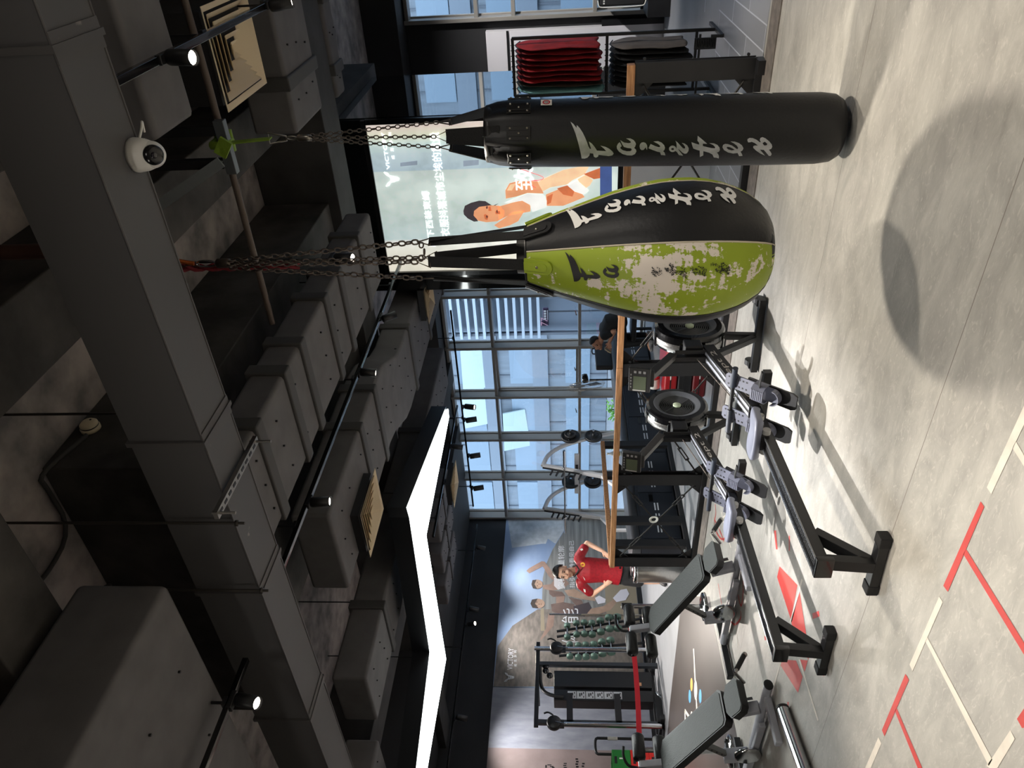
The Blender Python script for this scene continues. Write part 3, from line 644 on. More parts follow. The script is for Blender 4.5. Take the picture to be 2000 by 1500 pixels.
LET_t = [L6([(425,450),(500,510),(560,560),(610,605),(525,600),(525,645),(620,670),(700,685),(760,690),(765,665),(730,630),(650,590),(740,595),(810,625),(850,675),(858,720),(840,755),(800,772),(825,800),(840,840),(837,885),(790,870),(740,865),(715,810),(650,775),(600,760),(535,745),(535,825),(468,858),(465,735),(410,720),(340,695),(320,640),(303,573),(380,600),(455,620),(450,580),(418,545)])]
LET_e = [L6([(1065,560),(1150,562),(1230,590),(1290,635),(1318,690),(1300,730),(1260,755),(1290,800),(1300,835),(1235,840),(1205,780),(1120,790),(1020,770),(940,725),(908,670),(920,625),(960,605),(1020,610),(1100,640),(1170,690),(1200,710),(1215,680),(1190,640),(1130,595)]), L6([(985,680),(1010,660),(1060,670),(1110,695),(1150,720),(1090,730),(1020,710)])]
LET_x = [L6([(1395,540),(1400,510),(1440,490),(1500,495),(1570,525),(1640,575),(1655,565),(1635,530),(1650,490),(1690,475),(1750,500),(1820,555),(1870,615),(1880,660),(1860,700),(1815,718),(1850,760),(1870,800),(1850,835),(1815,835),(1760,770),(1715,720),(1640,715),(1690,770),(1740,830),(1650,790),(1560,730),(1510,680),(1510,650),(1540,635),(1600,635),(1540,590),(1480,565),(1440,575),(1410,575)]), L6([(1690,590),(1735,562),(1785,605),(1770,632),(1720,635)])]
LETTERS = [LET_F, LET_a, LET_i, LET_i2, LET_r1, LET_r2, LET_t, LET_e, LET_x]

def hit_lathe(o, d, prof):
    """first point where the ray meets a surface of revolution about the local z axis -> (angle, z, radius)"""
    def rad(z):
        if z <= prof[0][1] or z >= prof[-1][1]: return -1
        for (r0, z0), (r1, z1) in zip(prof, prof[1:]):
            if z0 <= z <= z1: return r0+(r1-r0)*((z-z0)/(z1-z0) if z1 > z0 else 0)
        return -1
    tc = -(o.x*d.x+o.y*d.y)/(d.x*d.x+d.y*d.y); best = None; t = tc-.6; prev = None
    while t < tc+.02:
        p = o+d*t; g = math.hypot(p.x, p.y)-rad(p.z)
        if prev is not None and g <= 0:
            a, b = t-.004, t
            for _ in range(16):
                q = (a+b)/2; p = o+d*q
                if math.hypot(p.x, p.y)-rad(p.z) > 0: a = q
                else: b = q
            p = o+d*b; return math.atan2(p.y, p.x), p.z, math.hypot(p.x, p.y)
        prev = g; t += .004
    p = o+d*tc; r = max(.02, rad(p.z)); return math.atan2(p.y, p.x), p.z, r
def letters_on(obj, prof, mapper=None, dtheta=0.0, off=.003, which=LETTERS):
    inv = obj.matrix_basis.inverted() if obj.matrix_basis != Matrix.Identity(4) else Matrix.Translation(-obj.location)
    mb = MB()
    def fn(x, y):
        if mapper: x, y = mapper(x, y)
        th, z, r = hit_lathe(inv @ EYE, inv.to_3x3() @ ray(x, y), prof)
        return ((r+off)*math.cos(th+dtheta), (r+off)*math.sin(th+dtheta), z)
    for l in which: mb.poly(l, fn=fn, cuts=2)
    return mb

# ---------------------------------------------------------------- heavy bag
LEATH = mat('black_bag_leather', (11,12,16), .46, var=.12, vscale=5, bump=.12, bscale=55)
WEB = mat('black_webbing', (19,19,21), .7, bump=.3, bscale=220)
LETW = mat('worn_grey_print', (176,178,182), .5, var=.18, vscale=16)
RIV = mat('rivet_metal', (176,170,160), .3, 1.0)
CHAINM = mat('dull_chain_steel', (112,102,94), .42, .9)
hb = thing('heavy_bag', 'tall black cylindrical heavy bag with grey lettering, hanging from the green sling', 'punching bag', (-1.25,4.06,.03))
hb.rotation_euler = (0, .0187, 0)
HP = [(.0,0),(.10,.002),(.150,.015),(.172,.05),(.181,.12),(.183,.4),(.181,.8),(.178,1.2),(.175,1.55),(.172,1.72),(.160,1.82),(.146,1.865),(.143,1.88)]
HS = [HP[0]]
for a, b in zip(HP, HP[1:]):
    n = max(1, int((b[1]-a[1])/.04))
    for i in range(1, n+1): HS.append((a[0]+(b[0]-a[0])*i/n, a[1]+(b[1]-a[1])*i/n))
body = MB(); vs = []; n = 56
for r, z in HS:
    for j in range(n):
        q = 2*PI*j/n; k = 0
        if z > 1.5: k = .008*min(1, (z-1.5)/.25)*math.sin(q*8+1)*(1+.5*math.sin(q*3))   # gathered folds at the strap plates
        vs.append(((r+k)*math.cos(q), (r+k)*math.sin(q), z))
body.add(vs, [(i*n+j, i*n+(j+1) % n, (i+1)*n+(j+1) % n, (i+1)*n+j) for i in range(len(HS)-1) for j in range(n)], True)
body.build('bag_body', LEATH, hb)
MB().lathe([(.146,1.84),(.150,1.86),(.146,1.885),(.12,1.89)], n=40).build('top_collar', PADSIDE, hb)
hb.rotation_euler = (0, .0187, 0); hb.matrix_basis = hb.matrix_basis
HBM = Matrix.Translation((-1.25,4.06,.03)) @ Matrix.Rotation(.0187, 4, 'Y')
class _P:   # carries a transform for letters_on
    def __init__(s, m_): s.matrix_basis = m_
letters_on(_P(HBM), HS, off=.0035).build('lettering', LETW, hb, recalc=False)
letters_on(_P(HBM), HS, off=.0035, dtheta=2.02).build('lettering', mat('white_print', (226,226,224), .5), hb, recalc=False)
for k in range(8):
    q = math.radians(-72+45*k); c, s_ = math.cos(q), math.sin(q); z0 = 1.70; r = .178
    R = Matrix(((-s_, 0, c), (c, 0, s_), (0, 1, 0)))   # x along the girth, y up, z outward
    pl = MB().box(V((r*c, r*s_, z0)), (.072,.125,.007), R).box(V(((r+.004)*c,(r+.004)*s_,z0)), (.03,.115,.004), R)
    plo = pl.build('strap_plate', PADSIDE, hb, bevel=.003)
    rv = MB()
    for dx, dy in ((-.025,-.045),(.025,-.045),(-.025,.045),(.025,.045),(0,0)):
        p_ = V((r*c, r*s_, z0))+R @ V((dx, dy, .006)); rv.lathe([(.006,-.002),(.005,.0025),(0,.004)], p_, 10, (c, s_, 0))
    rv.build('rivet_pin', RIV, plo)
BRT = math.atan2(RT.y, RT.x)      # direction of picture right, seen along the bag
for k in range(3):
    q = BRT+2*PI*k/3+.12; tip = V((.076*math.cos(q), .076*math.sin(q), 2.125))
    for sg_ in (-1, 1):
        b = q+sg_*.20; base = V((.158*math.cos(b), .158*math.sin(b), 1.80))
        MB().bar(base, tip+V((.012*math.cos(q+sg_*1.57), .012*math.sin(q+sg_*1.57), -.03)), .05, .005, up=(math.cos(q), math.sin(q), .3)).build('strap', WEB, hb)
    t_ = V((-math.sin(q), math.cos(q), 0))
    MB().tube([tip+t_*.032+V((0,0,-.045)), tip-t_*.032+V((0,0,-.045)), tip+V((0,0,.03))], .0042, 6, closed=True).build('triangle_ring', CHAINM, hb)
    chain(tip+V((0,0,.025)), (.012*math.cos(q), .012*math.sin(q), 2.87), .034, .0033).build('chain', CHAINM, hb)
MB().lathe([(.0,2.86),(.016,2.86),(.019,2.88),(.019,2.93),(.012,2.94),(0,2.94)], n=20).build('swivel', RIV, hb)
MB().tube(smooth_path([(0,0,2.93),(.012,0,2.97),(0,0,3.01),(-.012,0,2.97),(0,0,2.935)]), .005, 6).tube([(-.03,0,3.10),(.03,0,3.10),(.012,0,3.0),(-.012,0,3.0)], .005, 6, closed=True).build('shackle', RIV, hb)
SLING = mat('lime_webbing', (126,158,44), .6, bump=.2, bscale=90)
MB().bar((0,0,3.09),(-.02,0,3.34), .05,.007,up=(1,0,0)).build('sling', SLING, hb)
MB().tube([(-.075,.045,3.33),(.035,.045,3.33),(.035,.045,3.42),(-.075,.045,3.42)], .02, 8, closed=True, flat=.4).tube([(-.02,-.045,3.33),(-.02,.05,3.33),(-.02,.05,3.42),(-.02,-.045,3.42)], .022, 8, closed=True, flat=.5).box((-.03,-.05,3.35),(.10,.02,.07),rotm('Y',35)).build('sling_wrap', SLING, hb)
lb = MB(); q = math.atan2(-.79,.62)+.62
c, s_ = math.cos(q), math.sin(q); R = Matrix(((-s_, 0, c), (c, 0, s_), (0, 1, 0)))
lb.box(V((.184*c,.184*s_,1.555)), (.05,.058,.002), R).build('care_label', WHITE, hb)
lb = MB().lathe([(.02,0),(.02,.001),(.013,.001),(.013,0)], V((.1855*c,.1855*s_,1.555)), 20, (c,s_,0), caps=False); lb.build('label_ring', mat('label_red', (176,40,50), .5), hb)
lb = MB().box(V((.1862*c,.1862*s_,1.555)), (.018,.003,.001), R).box(V((.1862*c,.1862*s_,1.561)), (.012,.003,.001), R).box(V((.1862*c,.1862*s_,1.549)), (.012,.003,.001), R); lb.build('label_mark', BLK, hb)

# ---------------------------------------------------------------- teardrop bag
TX, TY = -1.56, 3.26
LIME = (150,170,38)
def lime_material():
    mt = bpy.data.materials.new('worn_lime_leather'); mt.use_nodes = True; nt = mt.node_tree; N = nt.nodes.new; L = nt.links.new
    b = nt.nodes['Principled BSDF']; b.inputs['Roughness'].default_value = .5; tc = N('ShaderNodeTexCoord')
    n1 = N('ShaderNodeTexNoise'); n1.inputs['Scale'].default_value = 9; n1.inputs['Detail'].default_value = 10; n1.inputs['Roughness'].default_value = .72; mq = N('ShaderNodeMapping'); mq.inputs['Scale'].default_value = (1.25,1.25,.62); L(tc.outputs['Object'], mq.inputs['Vector']); L(mq.outputs['Vector'], n1.inputs['Vector'])
    mp = N('ShaderNodeMapping'); mp.inputs['Scale'].default_value = (6,6,24); L(tc.outputs['Object'], mp.inputs['Vector'])
    n2 = N('ShaderNodeTexNoise'); n2.inputs['Scale'].default_value = 2.2; n2.inputs['Detail'].default_value = 6; L(mp.outputs['Vector'], n2.inputs['Vector'])
    # the coating has peeled off most where the bag is hit: a patch at mid height and down the seams
    vd = N('ShaderNodeVectorMath'); vd.operation = 'DISTANCE'; vd.inputs[1].default_value = PATCH; L(tc.outputs['Object'], vd.inputs[0])
    mr = N('ShaderNodeMapRange'); mr.inputs[1].default_value = .10; mr.inputs[2].default_value = .44; mr.inputs[3].default_value = .105; mr.inputs[4].default_value = -.035; L(vd.outputs['Value'], mr.inputs[0])
    a = N('ShaderNodeMath'); a.operation = 'ADD'; L(n1.outputs['Fac'], a.inputs[0]); L(mr.outputs[0], a.inputs[1])
    m1 = N('ShaderNodeMath'); m1.operation = 'MULTIPLY_ADD'; m1.inputs[1].default_value = .35; L(n2.outputs['Fac'], m1.inputs[0]); L(a.outputs[0], m1.inputs[2])
    r = N('ShaderNodeValToRGB'); r.color_ramp.elements[0].position = .735; r.color_ramp.elements[1].position = .75; L(m1.outputs[0], r.inputs['Fac'])
    r.color_ramp.elements[0].color = (*lin(LIME), 1); r.color_ramp.elements[1].color = (*lin((232,222,210)), 1)
    L(r.outputs['Color'], b.inputs['Base Color'])
    bp = N('ShaderNodeBump'); bp.inputs['Strength'].default_value = .25; bp.inputs['Distance'].default_value = .004; bp.invert = True; L(r.outputs['Alpha'], bp.inputs['Height'])
    return mt
td = thing('teardrop_bag', 'black and peeling lime green teardrop punching bag hanging on steel chains', 'punching bag', (TX, TY, .53))
# radius profile measured down the bag (picture x, half width in pixels)
MEAS = [(1505,14),(1503,40),(1498,62),(1488,80),(1472,98),(1452,112),(1430,123),(1405,132),(1375,139),(1345,142),(1315,142),(1285,140),(1255,135),(1225,128),(1195,120),(1165,110),(1130,98),(1095,86),(1065,74),(1040,64),(1030,60)]
dp = (V((TX,TY,1.0))-EYE).dot(FW); TP = []
for x, hw in MEAS:
    z = OY(x, 478, TY).z-.53; TP.append((hw*dp/FPX*.985, z))
z0 = TP[0][1]; TP = [(0.0, z0-.002)]+TP
vd_ = (EYE-V((TX,TY,1.3))); FA = math.atan2(vd_.y, vd_.x)     # angle that faces the camera
th, zz, rr_ = hit_lathe(EYE-V((TX,TY,.53)), ray(1300,515), TP); PATCH = (rr_*math.cos(th), rr_*math.sin(th), zz)
LIMEM = lime_material()
SEAMS = [FA+math.radians(a) for a in (-63, 7, 74, 137, 200, 248)]; SEAMS.append(SEAMS[0]+2*PI)
BASE_T = 2    # ring index of the bottom pad
for k in range(6):
    mb = MB(); n = 14; vs = []; body = TP[3:]
    for r, z in body:
        for j in range(n+1):
            f = j/n; q = SEAMS[k]+(SEAMS[k+1]-SEAMS[k])*f; puff = r*(1-.035*(abs(2*f-1)**6))
            vs.append((puff*math.cos(q), puff*math.sin(q), z))
    mb.add(vs, [(i*(n+1)+j, i*(n+1)+j+1, (i+1)*(n+1)+j+1, (i+1)*(n+1)+j) for i in range(len(body)-1) for j in range(n)], True)
    po = mb.build('panel', LIMEM if k % 2 == 0 else LEATH, td)
    po['label'] = 'worn lime green panel' if k % 2 == 0 else 'black leather panel'
PIPE = mat('pale_seam_edge', (206,196,176), .7)
for k in range(6):
    MB().tube([((r*.968)*math.cos(SEAMS[k]), (r*.968)*math.sin(SEAMS[k]), z) for r, z in TP[3:]], .004, 6).build('seam', PIPE if k in (1,2) else PADSIDE, td)
MB().lathe(TP[:5], n=48).build('bottom_pad', mat('grey_bag_base', (62,64,66), .55, bump=.1), td)
rt, zt = TP[-1]
MB().lathe([(rt,zt),(rt*.97,zt+.01),(rt*.6,zt+.012),(rt*.58,zt+.05),(0,zt+.055)], n=32).build('top_plug', PADSIDE, td)
TM = lambda x, y: x
def td_map(x, y):
    xs = [1114,1124,1180,1222,1262,1290,1322,1384,1432,1500]
    t = (x-1114)/(1508-1114); nx = 1104+t*334
    B = [(1104,451),(1124,446),(1193,421),(1256,407),(1286,403),(1351,402),(1388,398),(1437,403)]; S = [(1104,.58),(1140,.62),(1193,.74),(1300,.78),(1388,.85),(1437,.84)]
    def ip(T, q):
        for (a, b), (c, d_) in zip(T, T[1:]):
            if q <= c: return b+(d_-b)*(q-a)/(c-a)
        return T[-1][1]
    return nx, ip(B, nx)-(308-y)*ip(S, nx)
TDI = _P(Matrix.Translation((TX,TY,.53)))
letters_on(TDI, TP, td_map, off=.004).build('lettering', mat('white_print', (226,226,224), .5), td, recalc=False)
def td_map2(x, y):
    t = (x-1114)/(1508-1114); return 1103+t*324, 549-t*8-(308-y)*(.82-.1*t)
BLKWORN = mat('worn_black_print', (14,14,15), .5)
letters_on(TDI, TP, td_map2, off=.004, which=[LET_F, LET_a]).build('lettering', BLKWORN, td, recalc=False)
def crumbs(letters, keep, seed):   # what is left of the peeled letters: scattered flakes inside their outlines
    rr = random.Random(seed); out = []
    for l in letters:
        xs = [p[0] for p in l[0]]; ys = [p[1] for p in l[0]]
        def inside(x, y, lp):
            c_ = False
            for i in range(len(lp)):
                (x0, y0), (x1, y1) = lp[i-1], lp[i]
                if (y0 > y) != (y1 > y) and x < (x1-x0)*(y-y0)/(y1-y0)+x0: c_ = not c_
            return c_
        x = min(xs)
        while x < max(xs):
            y = min(ys)
            while y < max(ys):
                if rr.random() < keep and inside(x, y, l[0]) and not (len(l) > 1 and inside(x, y, l[1])):
                    w_ = rr.uniform(.7,1.5); out.append([[(x+w_*math.cos(a+rr.uniform(-.3,.3))*rr.uniform(.6,1.3), y+w_*math.sin(a)*rr.uniform(.6,1.2)) for a in (0,1.05,2.1,3.14,4.2,5.25)]])
                y += 1.7
            x += 1.7
    return out
letters_on(TDI, TP, td_map2, off=.004, which=crumbs([LET_r2, LET_t, LET_e, LET_x], .55, 3)).build('lettering', BLKWORN, td, recalc=False)
for k, aq in enumerate((-18, 42, 102, 162, 222, 282)):
    q = FA+math.radians(aq); c, s_ = math.cos(q), math.sin(q); (r1, z1), (r2, z2) = TP[-3], TP[-1]
    up = V(((r2-r1)*c, (r2-r1)*s_, z2-z1)).normalized(); sd_ = V((-s_, c, 0)); ctr = V((r1*c, r1*s_, z1))+up*.015; nn = sd_.cross(up)
    if nn.dot(V((c,s_,0))) < 0: nn = -nn
    def tongue(w_, l0, l1, nn_off):
        pts = [(-w_,l1),(-w_,l0+w_)]+[(-w_*math.cos(PI*i/8), l0+w_-w_*math.sin(PI*i/8)) for i in range(1,8)]+[(w_,l0+w_),(w_,l1)]
        return pts, ctr+nn*nn_off
    pts, o_ = tongue(.034,-.055,.085,.012)
    po = MB().poly(pts, o_, sd_, up, t=.012).build('strap_tab', mat('lime_leather', LIME, .5) if k in (0,2,4) else LEATH, td)
    pts, o_ = tongue(.019,-.03,.085,.0155)
    MB().poly(pts, o_, sd_, up, t=.005).build('stitched_strip', mat('lime_leather', LIME, .5) if k in (0,2,4) else LEATH, po)
    MB().lathe([(.007,0),(.006,.003),(0,.005)], ctr+nn*.0155+up*.02, 12, nn).build('rivet_pin', RIV, po)
TIPS = []
for k, (aq, tabs) in enumerate(((52,(42,98)), (-10,(-18,)), (-88,(-66,-96)), (178,(162,)))):
    q = FA+math.radians(aq); c, s_ = math.cos(q), math.sin(q)
    tip = V((.098*c, .098*s_, OY(840, 480, TY).z-.53)); TIPS.append(tip); t_ = V((-s_, c, 0))
    for tb in tabs:
        b = FA+math.radians(tb); MB().bar(V((rt*.99*math.cos(b), rt*.99*math.sin(b), zt-.03)), tip, .052, .006, up=(math.cos(b), math.sin(b), .2)).build('strap', WEB, td)
    MB().tube([tip+t_*.028+V((0,0,-.01)), tip-t_*.028+V((0,0,-.01)), tip+V((0,0,.055))], .004, 6, closed=True).build('triangle_ring', CHAINM, td)
    chain(tip+V((0,0,.05)), (.02*c-.005, .02*s_, 2.63), .042, .0045).build('chain', CHAINM, td)
chain(TIPS[0]+V((0,0,.05)), TIPS[1]+V((0,0,.05)), .036, .004, sag=.03).build('chain', CHAINM, td)
MB().lathe([(0,2.62),(.02,2.62),(.024,2.64),(.024,2.69),(.015,2.70),(0,2.70)], n=20).build('swivel', CHAINM, td)
MB().tube(smooth_path([(0,0,2.69),(.018,0,2.73),(.012,0,2.80),(-.012,0,2.80),(-.018,0,2.73),(0,0,2.69)]), .005, 6).build('snap_hook', CHR, td)
MB().cyl((.012,-.02,2.80),(.035,-.03,2.88),.011).build('carabiner_sleeve', mat('orange_anodised', (176,92,40), .35, .6), td)
chain((0,0,2.79), (0,0,ZC-.53), .042, .0045).build('chain', CHAINM, td)
RP = MB(); rr = random.Random(5); 
for k in range(2):
    RP.tube([(-.045+.012*math.cos(i*1.1+k*PI), .05+.012*math.sin(i*1.1+k*PI), 2.30+i*.03) for i in range(40)], .011, 7)
RP.build('rope', mat('dark_red_rope', (120,28,36), .7, var=.2, vscale=60), td)
MB().box((.0,.02,3.55),(.09,.13,.05)).cyl((0,0,3.5),(0,0,ZC-.53),.02).build('ceiling_anchor', BLK, td)

# ---------------------------------------------------------------- light box poster on the column
YP = 7.49
def PP(x, y, k=0): p = OY(x, y, YP-k); return p
def poster_material():
    mt = bpy.data.materials.new('backlit_print'); mt.use_nodes = True; nt = mt.node_tree; N = nt.nodes.new; L = nt.links.new
    b = nt.nodes['Principled BSDF']; tc = N('ShaderNodeTexCoord'); sx = N('ShaderNodeSeparateXYZ'); L(tc.outputs['Object'], sx.inputs[0])
    mr = N('ShaderNodeMapRange'); mr.inputs[1].default_value = XA; mr.inputs[2].default_value = XB; L(sx.outputs['X'], mr.inputs[0])
    r = N('ShaderNodeValToRGB'); el = r.color_ramp.elements
    stops = [(0,(246,240,222)),(.10,(240,236,220)),(.22,(238,240,232)),(.235,(196,214,214)),(.45,(206,220,214)),(.60,(216,230,224)),(.695,(204,216,212)),(.70,(176,196,206)),(.80,(196,214,220)),(.87,(218,238,232)),(.92,(236,238,212)),(.97,(232,214,204)),(1,(236,226,216))]
    el[0].position = 0; el[0].color = (*lin(stops[0][1]), 1); el[1].position = 1; el[1].color = (*lin(stops[-1][1]), 1)
    for p, c in stops[1:-1]: e = el.new(p); e.color = (*lin(c), 1)
    L(mr.outputs[0], r.inputs['Fac'])
    n1 = N('ShaderNodeTexNoise'); n1.inputs['Scale'].default_value = 5; n1.inputs['Detail'].default_value = 9; L(tc.outputs['Object'], n1.inputs['Vector'])
    r2 = N('ShaderNodeValToRGB'); r2.color_ramp.elements[0].position = .38; r2.color_ramp.elements[0].color = (.62,.66,.66,1); r2.color_ramp.elements[1].position = .6; r2.color_ramp.elements[1].color = (1,1,1,1); L(n1.outputs['Fac'], r2.inputs['Fac'])
    mx = N('ShaderNodeMixRGB'); mx.blend_type = 'MULTIPLY'; mx.inputs[0].default_value = .45; L(r.outputs['Color'], mx.inputs[1]); L(r2.outputs['Color'], mx.inputs[2])
    L(mx.outputs[0], b.inputs['Base Color']); L(mx.outputs[0], b.inputs['Emission Color']); b.inputs['Emission Strength'].default_value = .58; return mt
XA, XB = -3.74, -2.085; ZA, ZB = .93, 3.48
lbx = thing('light_box', 'glowing light box advert of a woman in white on the black column', 'light box', ((XA+XB)/2, 7.5, ZA))
pc = MB().span((XA,YP,ZA),(XB,YP+.02,ZB)); 
po = pc.build('poster', poster_material(), None, org=(0,0,0)); po.parent = lbx; po.location = -lbx.location
fr = MB()
for a, b in (((XA-.03,ZA),(XA-.03,ZB)),((XB+.012,ZA),(XB+.012,ZB)),((XA-.04,ZA-.02),(XB+.03,ZA-.02)),((XA-.04,ZB+.02),(XB+.03,ZB+.02))): fr.bar((a[0],7.49,a[1]),(b[0],7.49,b[1]),.05,.05)
fr.build('frame', BLKG, lbx, w=1)
def print_poly(name, rgb, loops, k, par=lbx, em=.55):
    for l in loops:
        mb = MB(); pts = [PP(x, y, k) for x, y in l]; mb.poly([(p.x, p.z) for p in pts], (0, YP-k, 0), (1,0,0), (0,0,1))
        mb.build(name, mat('print_%d_%d_%d' % rgb, rgb, .5, emit=em, var=.1, vscale=7), par, w=1, recalc=False)
SK, SK2, SK3 = (232,160,116), (250,206,164), (206,112,70)
print_poly('printed_city', (146,160,176), [[(782,318),(782,325),(815,322),(815,314)],[(905,314),(905,325),(935,322),(935,312)]], .001)
print_poly('printed_hair', (64,56,60), [[(905,412),(908,402),(920,396),(936,392),(948,393),(962,402),(974,397),(958,408),(934,412),(926,420),(934,432),(926,433),(914,427),(906,419)]], .002)
print_poly('printed_skin', SK, [[(926,412),(936,404),(958,401),(975,402),(985,412),(984,422),(972,432),(950,434),(934,431),(925,421)],[(972,404),(1000,396),(1020,391),(1036,400),(1036,413),(1015,417),(995,420),(975,430)],[(988,388),(987,372),(995,358),(1010,354),(1050,354),(1062,378),(1030,377),(1008,384)],[(1066,380),(1100,366),(1130,370),(1142,385),(1100,402),(1075,402),(1068,402)],[(1003,414),(1025,411),(1012,432),(996,440),(975,446),(965,440)]], .003)
print_poly('printed_highlight', SK2, [[(1050,356),(1060,350),(1100,332),(1130,326),(1150,326),(1142,340),(1118,352),(1108,360),(1075,366),(1060,374)],[(990,372),(997,360),(1008,358),(1000,372)],[(1128,350),(1146,340),(1158,352),(1152,362),(1138,372)]], .004)
print_poly('printed_shade', SK3, [[(1088,368),(1108,362),(1122,374),(1118,384),(1100,380)],[(1140,340),(1172,328),(1172,348),(1160,350)],[(1068,384),(1080,378),(1076,396),(1068,400)],[(954,404),(958,403),(960,412),(954,412)],[(945,420),(948,418),(954,422),(952,430),(947,428)],[(967,413),(976,412),(977,418),(968,418)]], .005)
print_poly('printed_clothing', (244,244,240), [[(985,397),(1010,386),(1030,378),(1060,380),(1068,392),(1067,404),(1040,414),(1035,400),(1020,392),(1000,395)],[(1108,362),(1127,352),(1150,372),(1140,380),(1122,374)]], .006)
print_poly('printed_base', (70,92,150), [[(1172,325),(1195,322),(1195,470),(1172,470)]], .002, em=.45)
print_poly('printed_face', (98,52,44), [[(949,405),(951,402),(953,404),(952,408),(950,408)],[(949,422),(951,420),(953,423),(951,427)],[(969,411),(972,410),(972,416),(970,416)]], .0065)
tx = MB()
def print_text(body, x0, y0, x1, y1, k=.006):   # word from (x0,y0) lower left to (x1,y1) upper right of the printed page
    a, b = PP(x0, y0, k), PP(x1, y1, k); add_text(tx, body, (a.x, YP-k, a.z), (1,0,0), Z3, width=abs(b.x-a.x), height=abs(b.z-a.z))
print_text('VICTORY', 762, 331, 744, 259); print_text('脱下西装束缚', 851, 482, 823, 374); print_text('衣服抖落城市尘埃的重量', 879, 461, 838, 259); print_text('致', 1043, 371, 1003, 329)
for i, ch in enumerate('威克多利'): print_text(ch, 771-i*2, 311-i*15, 764-i*2, 304-i*15)
tx.build('lettering', mat('print_white', (255,255,255), .5, emit=1.1), lbx, w=1, recalc=False)
def bull(mb, f, w_=.006):   # wire bull's head: horns, ears and faceted face
    for pl in ([(-1,1),(-.85,.55),(-.45,.35),(-.35,-.15),(-.15,-.9),(.15,-.9),(.35,-.15),(.45,.35),(.85,.55),(1,1)], [(-1,1),(-.6,.7),(-.3,.2),(.3,.2),(.6,.7),(1,1)], [(-.3,.2),(0,-.35),(.3,.2)], [(-.35,-.15),(0,-.35),(.35,-.15)], [(-.15,-.9),(0,-.35),(.15,-.9)]):
        for a, b in zip(pl, pl[1:]): mb.bar(f(*a), f(*b), w_, w_)
lg = MB(); c = PP(766, 350, .006); bull(lg, lambda x, y: V((c.x+x*.075, YP-.004, c.z+y*.075)), .008)
lg.build('bull_logo', mat('print_white', (255,255,255), .5, emit=1.1), lbx, w=1)
sc_ = MB(); P = smooth_path([PP(x, y, .007) for x, y in ((1008,327),(1040,338),(1064,346),(1058,352),(1034,353),(1032,358),(1046,367))])
for a, b in zip(P, P[1:]): sc_.bar(a, b, .008, .003)
sc_.build('printed_scribble', mat('print_red', (200,70,80), .5, emit=.9), lbx, w=1)
# ---------------------------------------------------------------- handrail with wooden top
hr = thing('handrail', 'long black steel handrail with a wooden top and crossed tie rods', 'handrail', (-4.1,5.96,0))
RY = 5.96
mb = MB(); 
for a, b in ((-6.92,-4.05),(-4.046,-2.6),(-2.596,-1.30)): mb.bar((a,RY,.975),(b,RY,.975),.075,.058,up=Z3)
mb.build('top_rail', WOOD, hr, w=1, bevel=.004)
MB().bar((-6.98,6.04,.975),(-6.98,8.3,.975),.075,.058,up=Z3).build('top_rail', WOOD, hr, w=1, bevel=.004)
MB().bar((-6.95,RY,.028),(-1.30,RY,.028),.07,.056,up=Z3).bar((-6.98,5.93,.028),(-6.98,8.3,.028),.07,.056,up=Z3).build('bottom_rail', BLK, hr, w=1, bevel=.003)
POSTS = [-6.83,-5.52,-4.08,-2.70,-1.36]
def gusset(mb, x, y, z, dx, dz, s=.15, ax='x'):
    pts = [(0,0),(s*dx,0),(0,s*dz)]
    if ax == 'x': mb.poly(pts, (x, y-.004, z), (1,0,0), Z3, t=.008)
    else: mb.poly(pts, (x-.004, y, z), (0,1,0), Z3, t=.008)
for x in POSTS:
    MB().span((x-.075,RY-.03,.05),(x+.075,RY-.02,.945)).span((x-.012,RY-.02,.05),(x+.012,RY+.03,.945)).span((x-.075,RY+.03,.05),(x+.075,RY+.04,.945)).build('post', BLK, hr, w=1)
    for dx in (-1, 1):
        if (x == POSTS[0] and dx < 0) or (x == POSTS[-1] and dx > 0): continue
        
        for z_, dz_ in ((.945,-1),(.055,1)): g = MB(); gusset(g, x+dx*.07, RY, z_, dx, dz_); g.build('gusset', BLK, hr, w=1)
    g = MB()
    for dz in (.88,.12): 
        for dx in (-.1,.1): g.cyl((x+dx,RY-.035,dz),(x+dx,RY-.02,dz),.012,n=8)
    g.build('bolt', BLK, hr, w=1)
for y in (6.35,6.75,7.6,8.25):
    MB().bar((-6.98,y,.05),(-6.98,y,.945),.06,.11).build('post', BLK, hr, w=1)
TIE = mat('dark_tie_rod', (48,46,44), .4, .7)
def ties(a, b, y=RY):
    t = MB(); c = V(((a+b)/2, y, .5)); L = b-a
    for sx, sz in ((-1,1),(1,1),(-1,-1),(1,-1)):
        p = V(((a+.09) if sx < 0 else (b-.09), y, .88 if sz > 0 else .12)); d_ = (c-p)
        t.cyl(c-d_*.06, p+d_*.52, .009, n=8); t.cyl(p+d_*.30, p, .009, n=8)
        n_ = V((d_.z,0,-d_.x)).normalized()*.016
        t.cyl(p+d_*.28+n_, p+d_*.54+n_, .007, n=6).cyl(p+d_*.28-n_, p+d_*.54-n_, .007, n=6).ball(p+d_*.28,.013,n=8).ball(p+d_*.54,.013,n=8)
    t.build('tie_rod', TIE, hr, w=1)
for a, b in zip(POSTS, POSTS[1:]): ties(a, b)
MB().lathe([(.052,-.004),(.052,.004),(.028,.004),(.028,-.004),(.052,-.004)], ((POSTS[0]+POSTS[1])/2+.05,RY-.02,.53), 24, (0,1,.1), caps=False).build('ring', WHITE, hr, w=1)
MB().box((POSTS[-1]+.02,RY-.05,.03),(.1,.14,.06)).cyl((POSTS[-1]+.05,RY,.06),(POSTS[-1]+.05,RY,.14),.02).build('end_foot', BLK, hr, w=1)

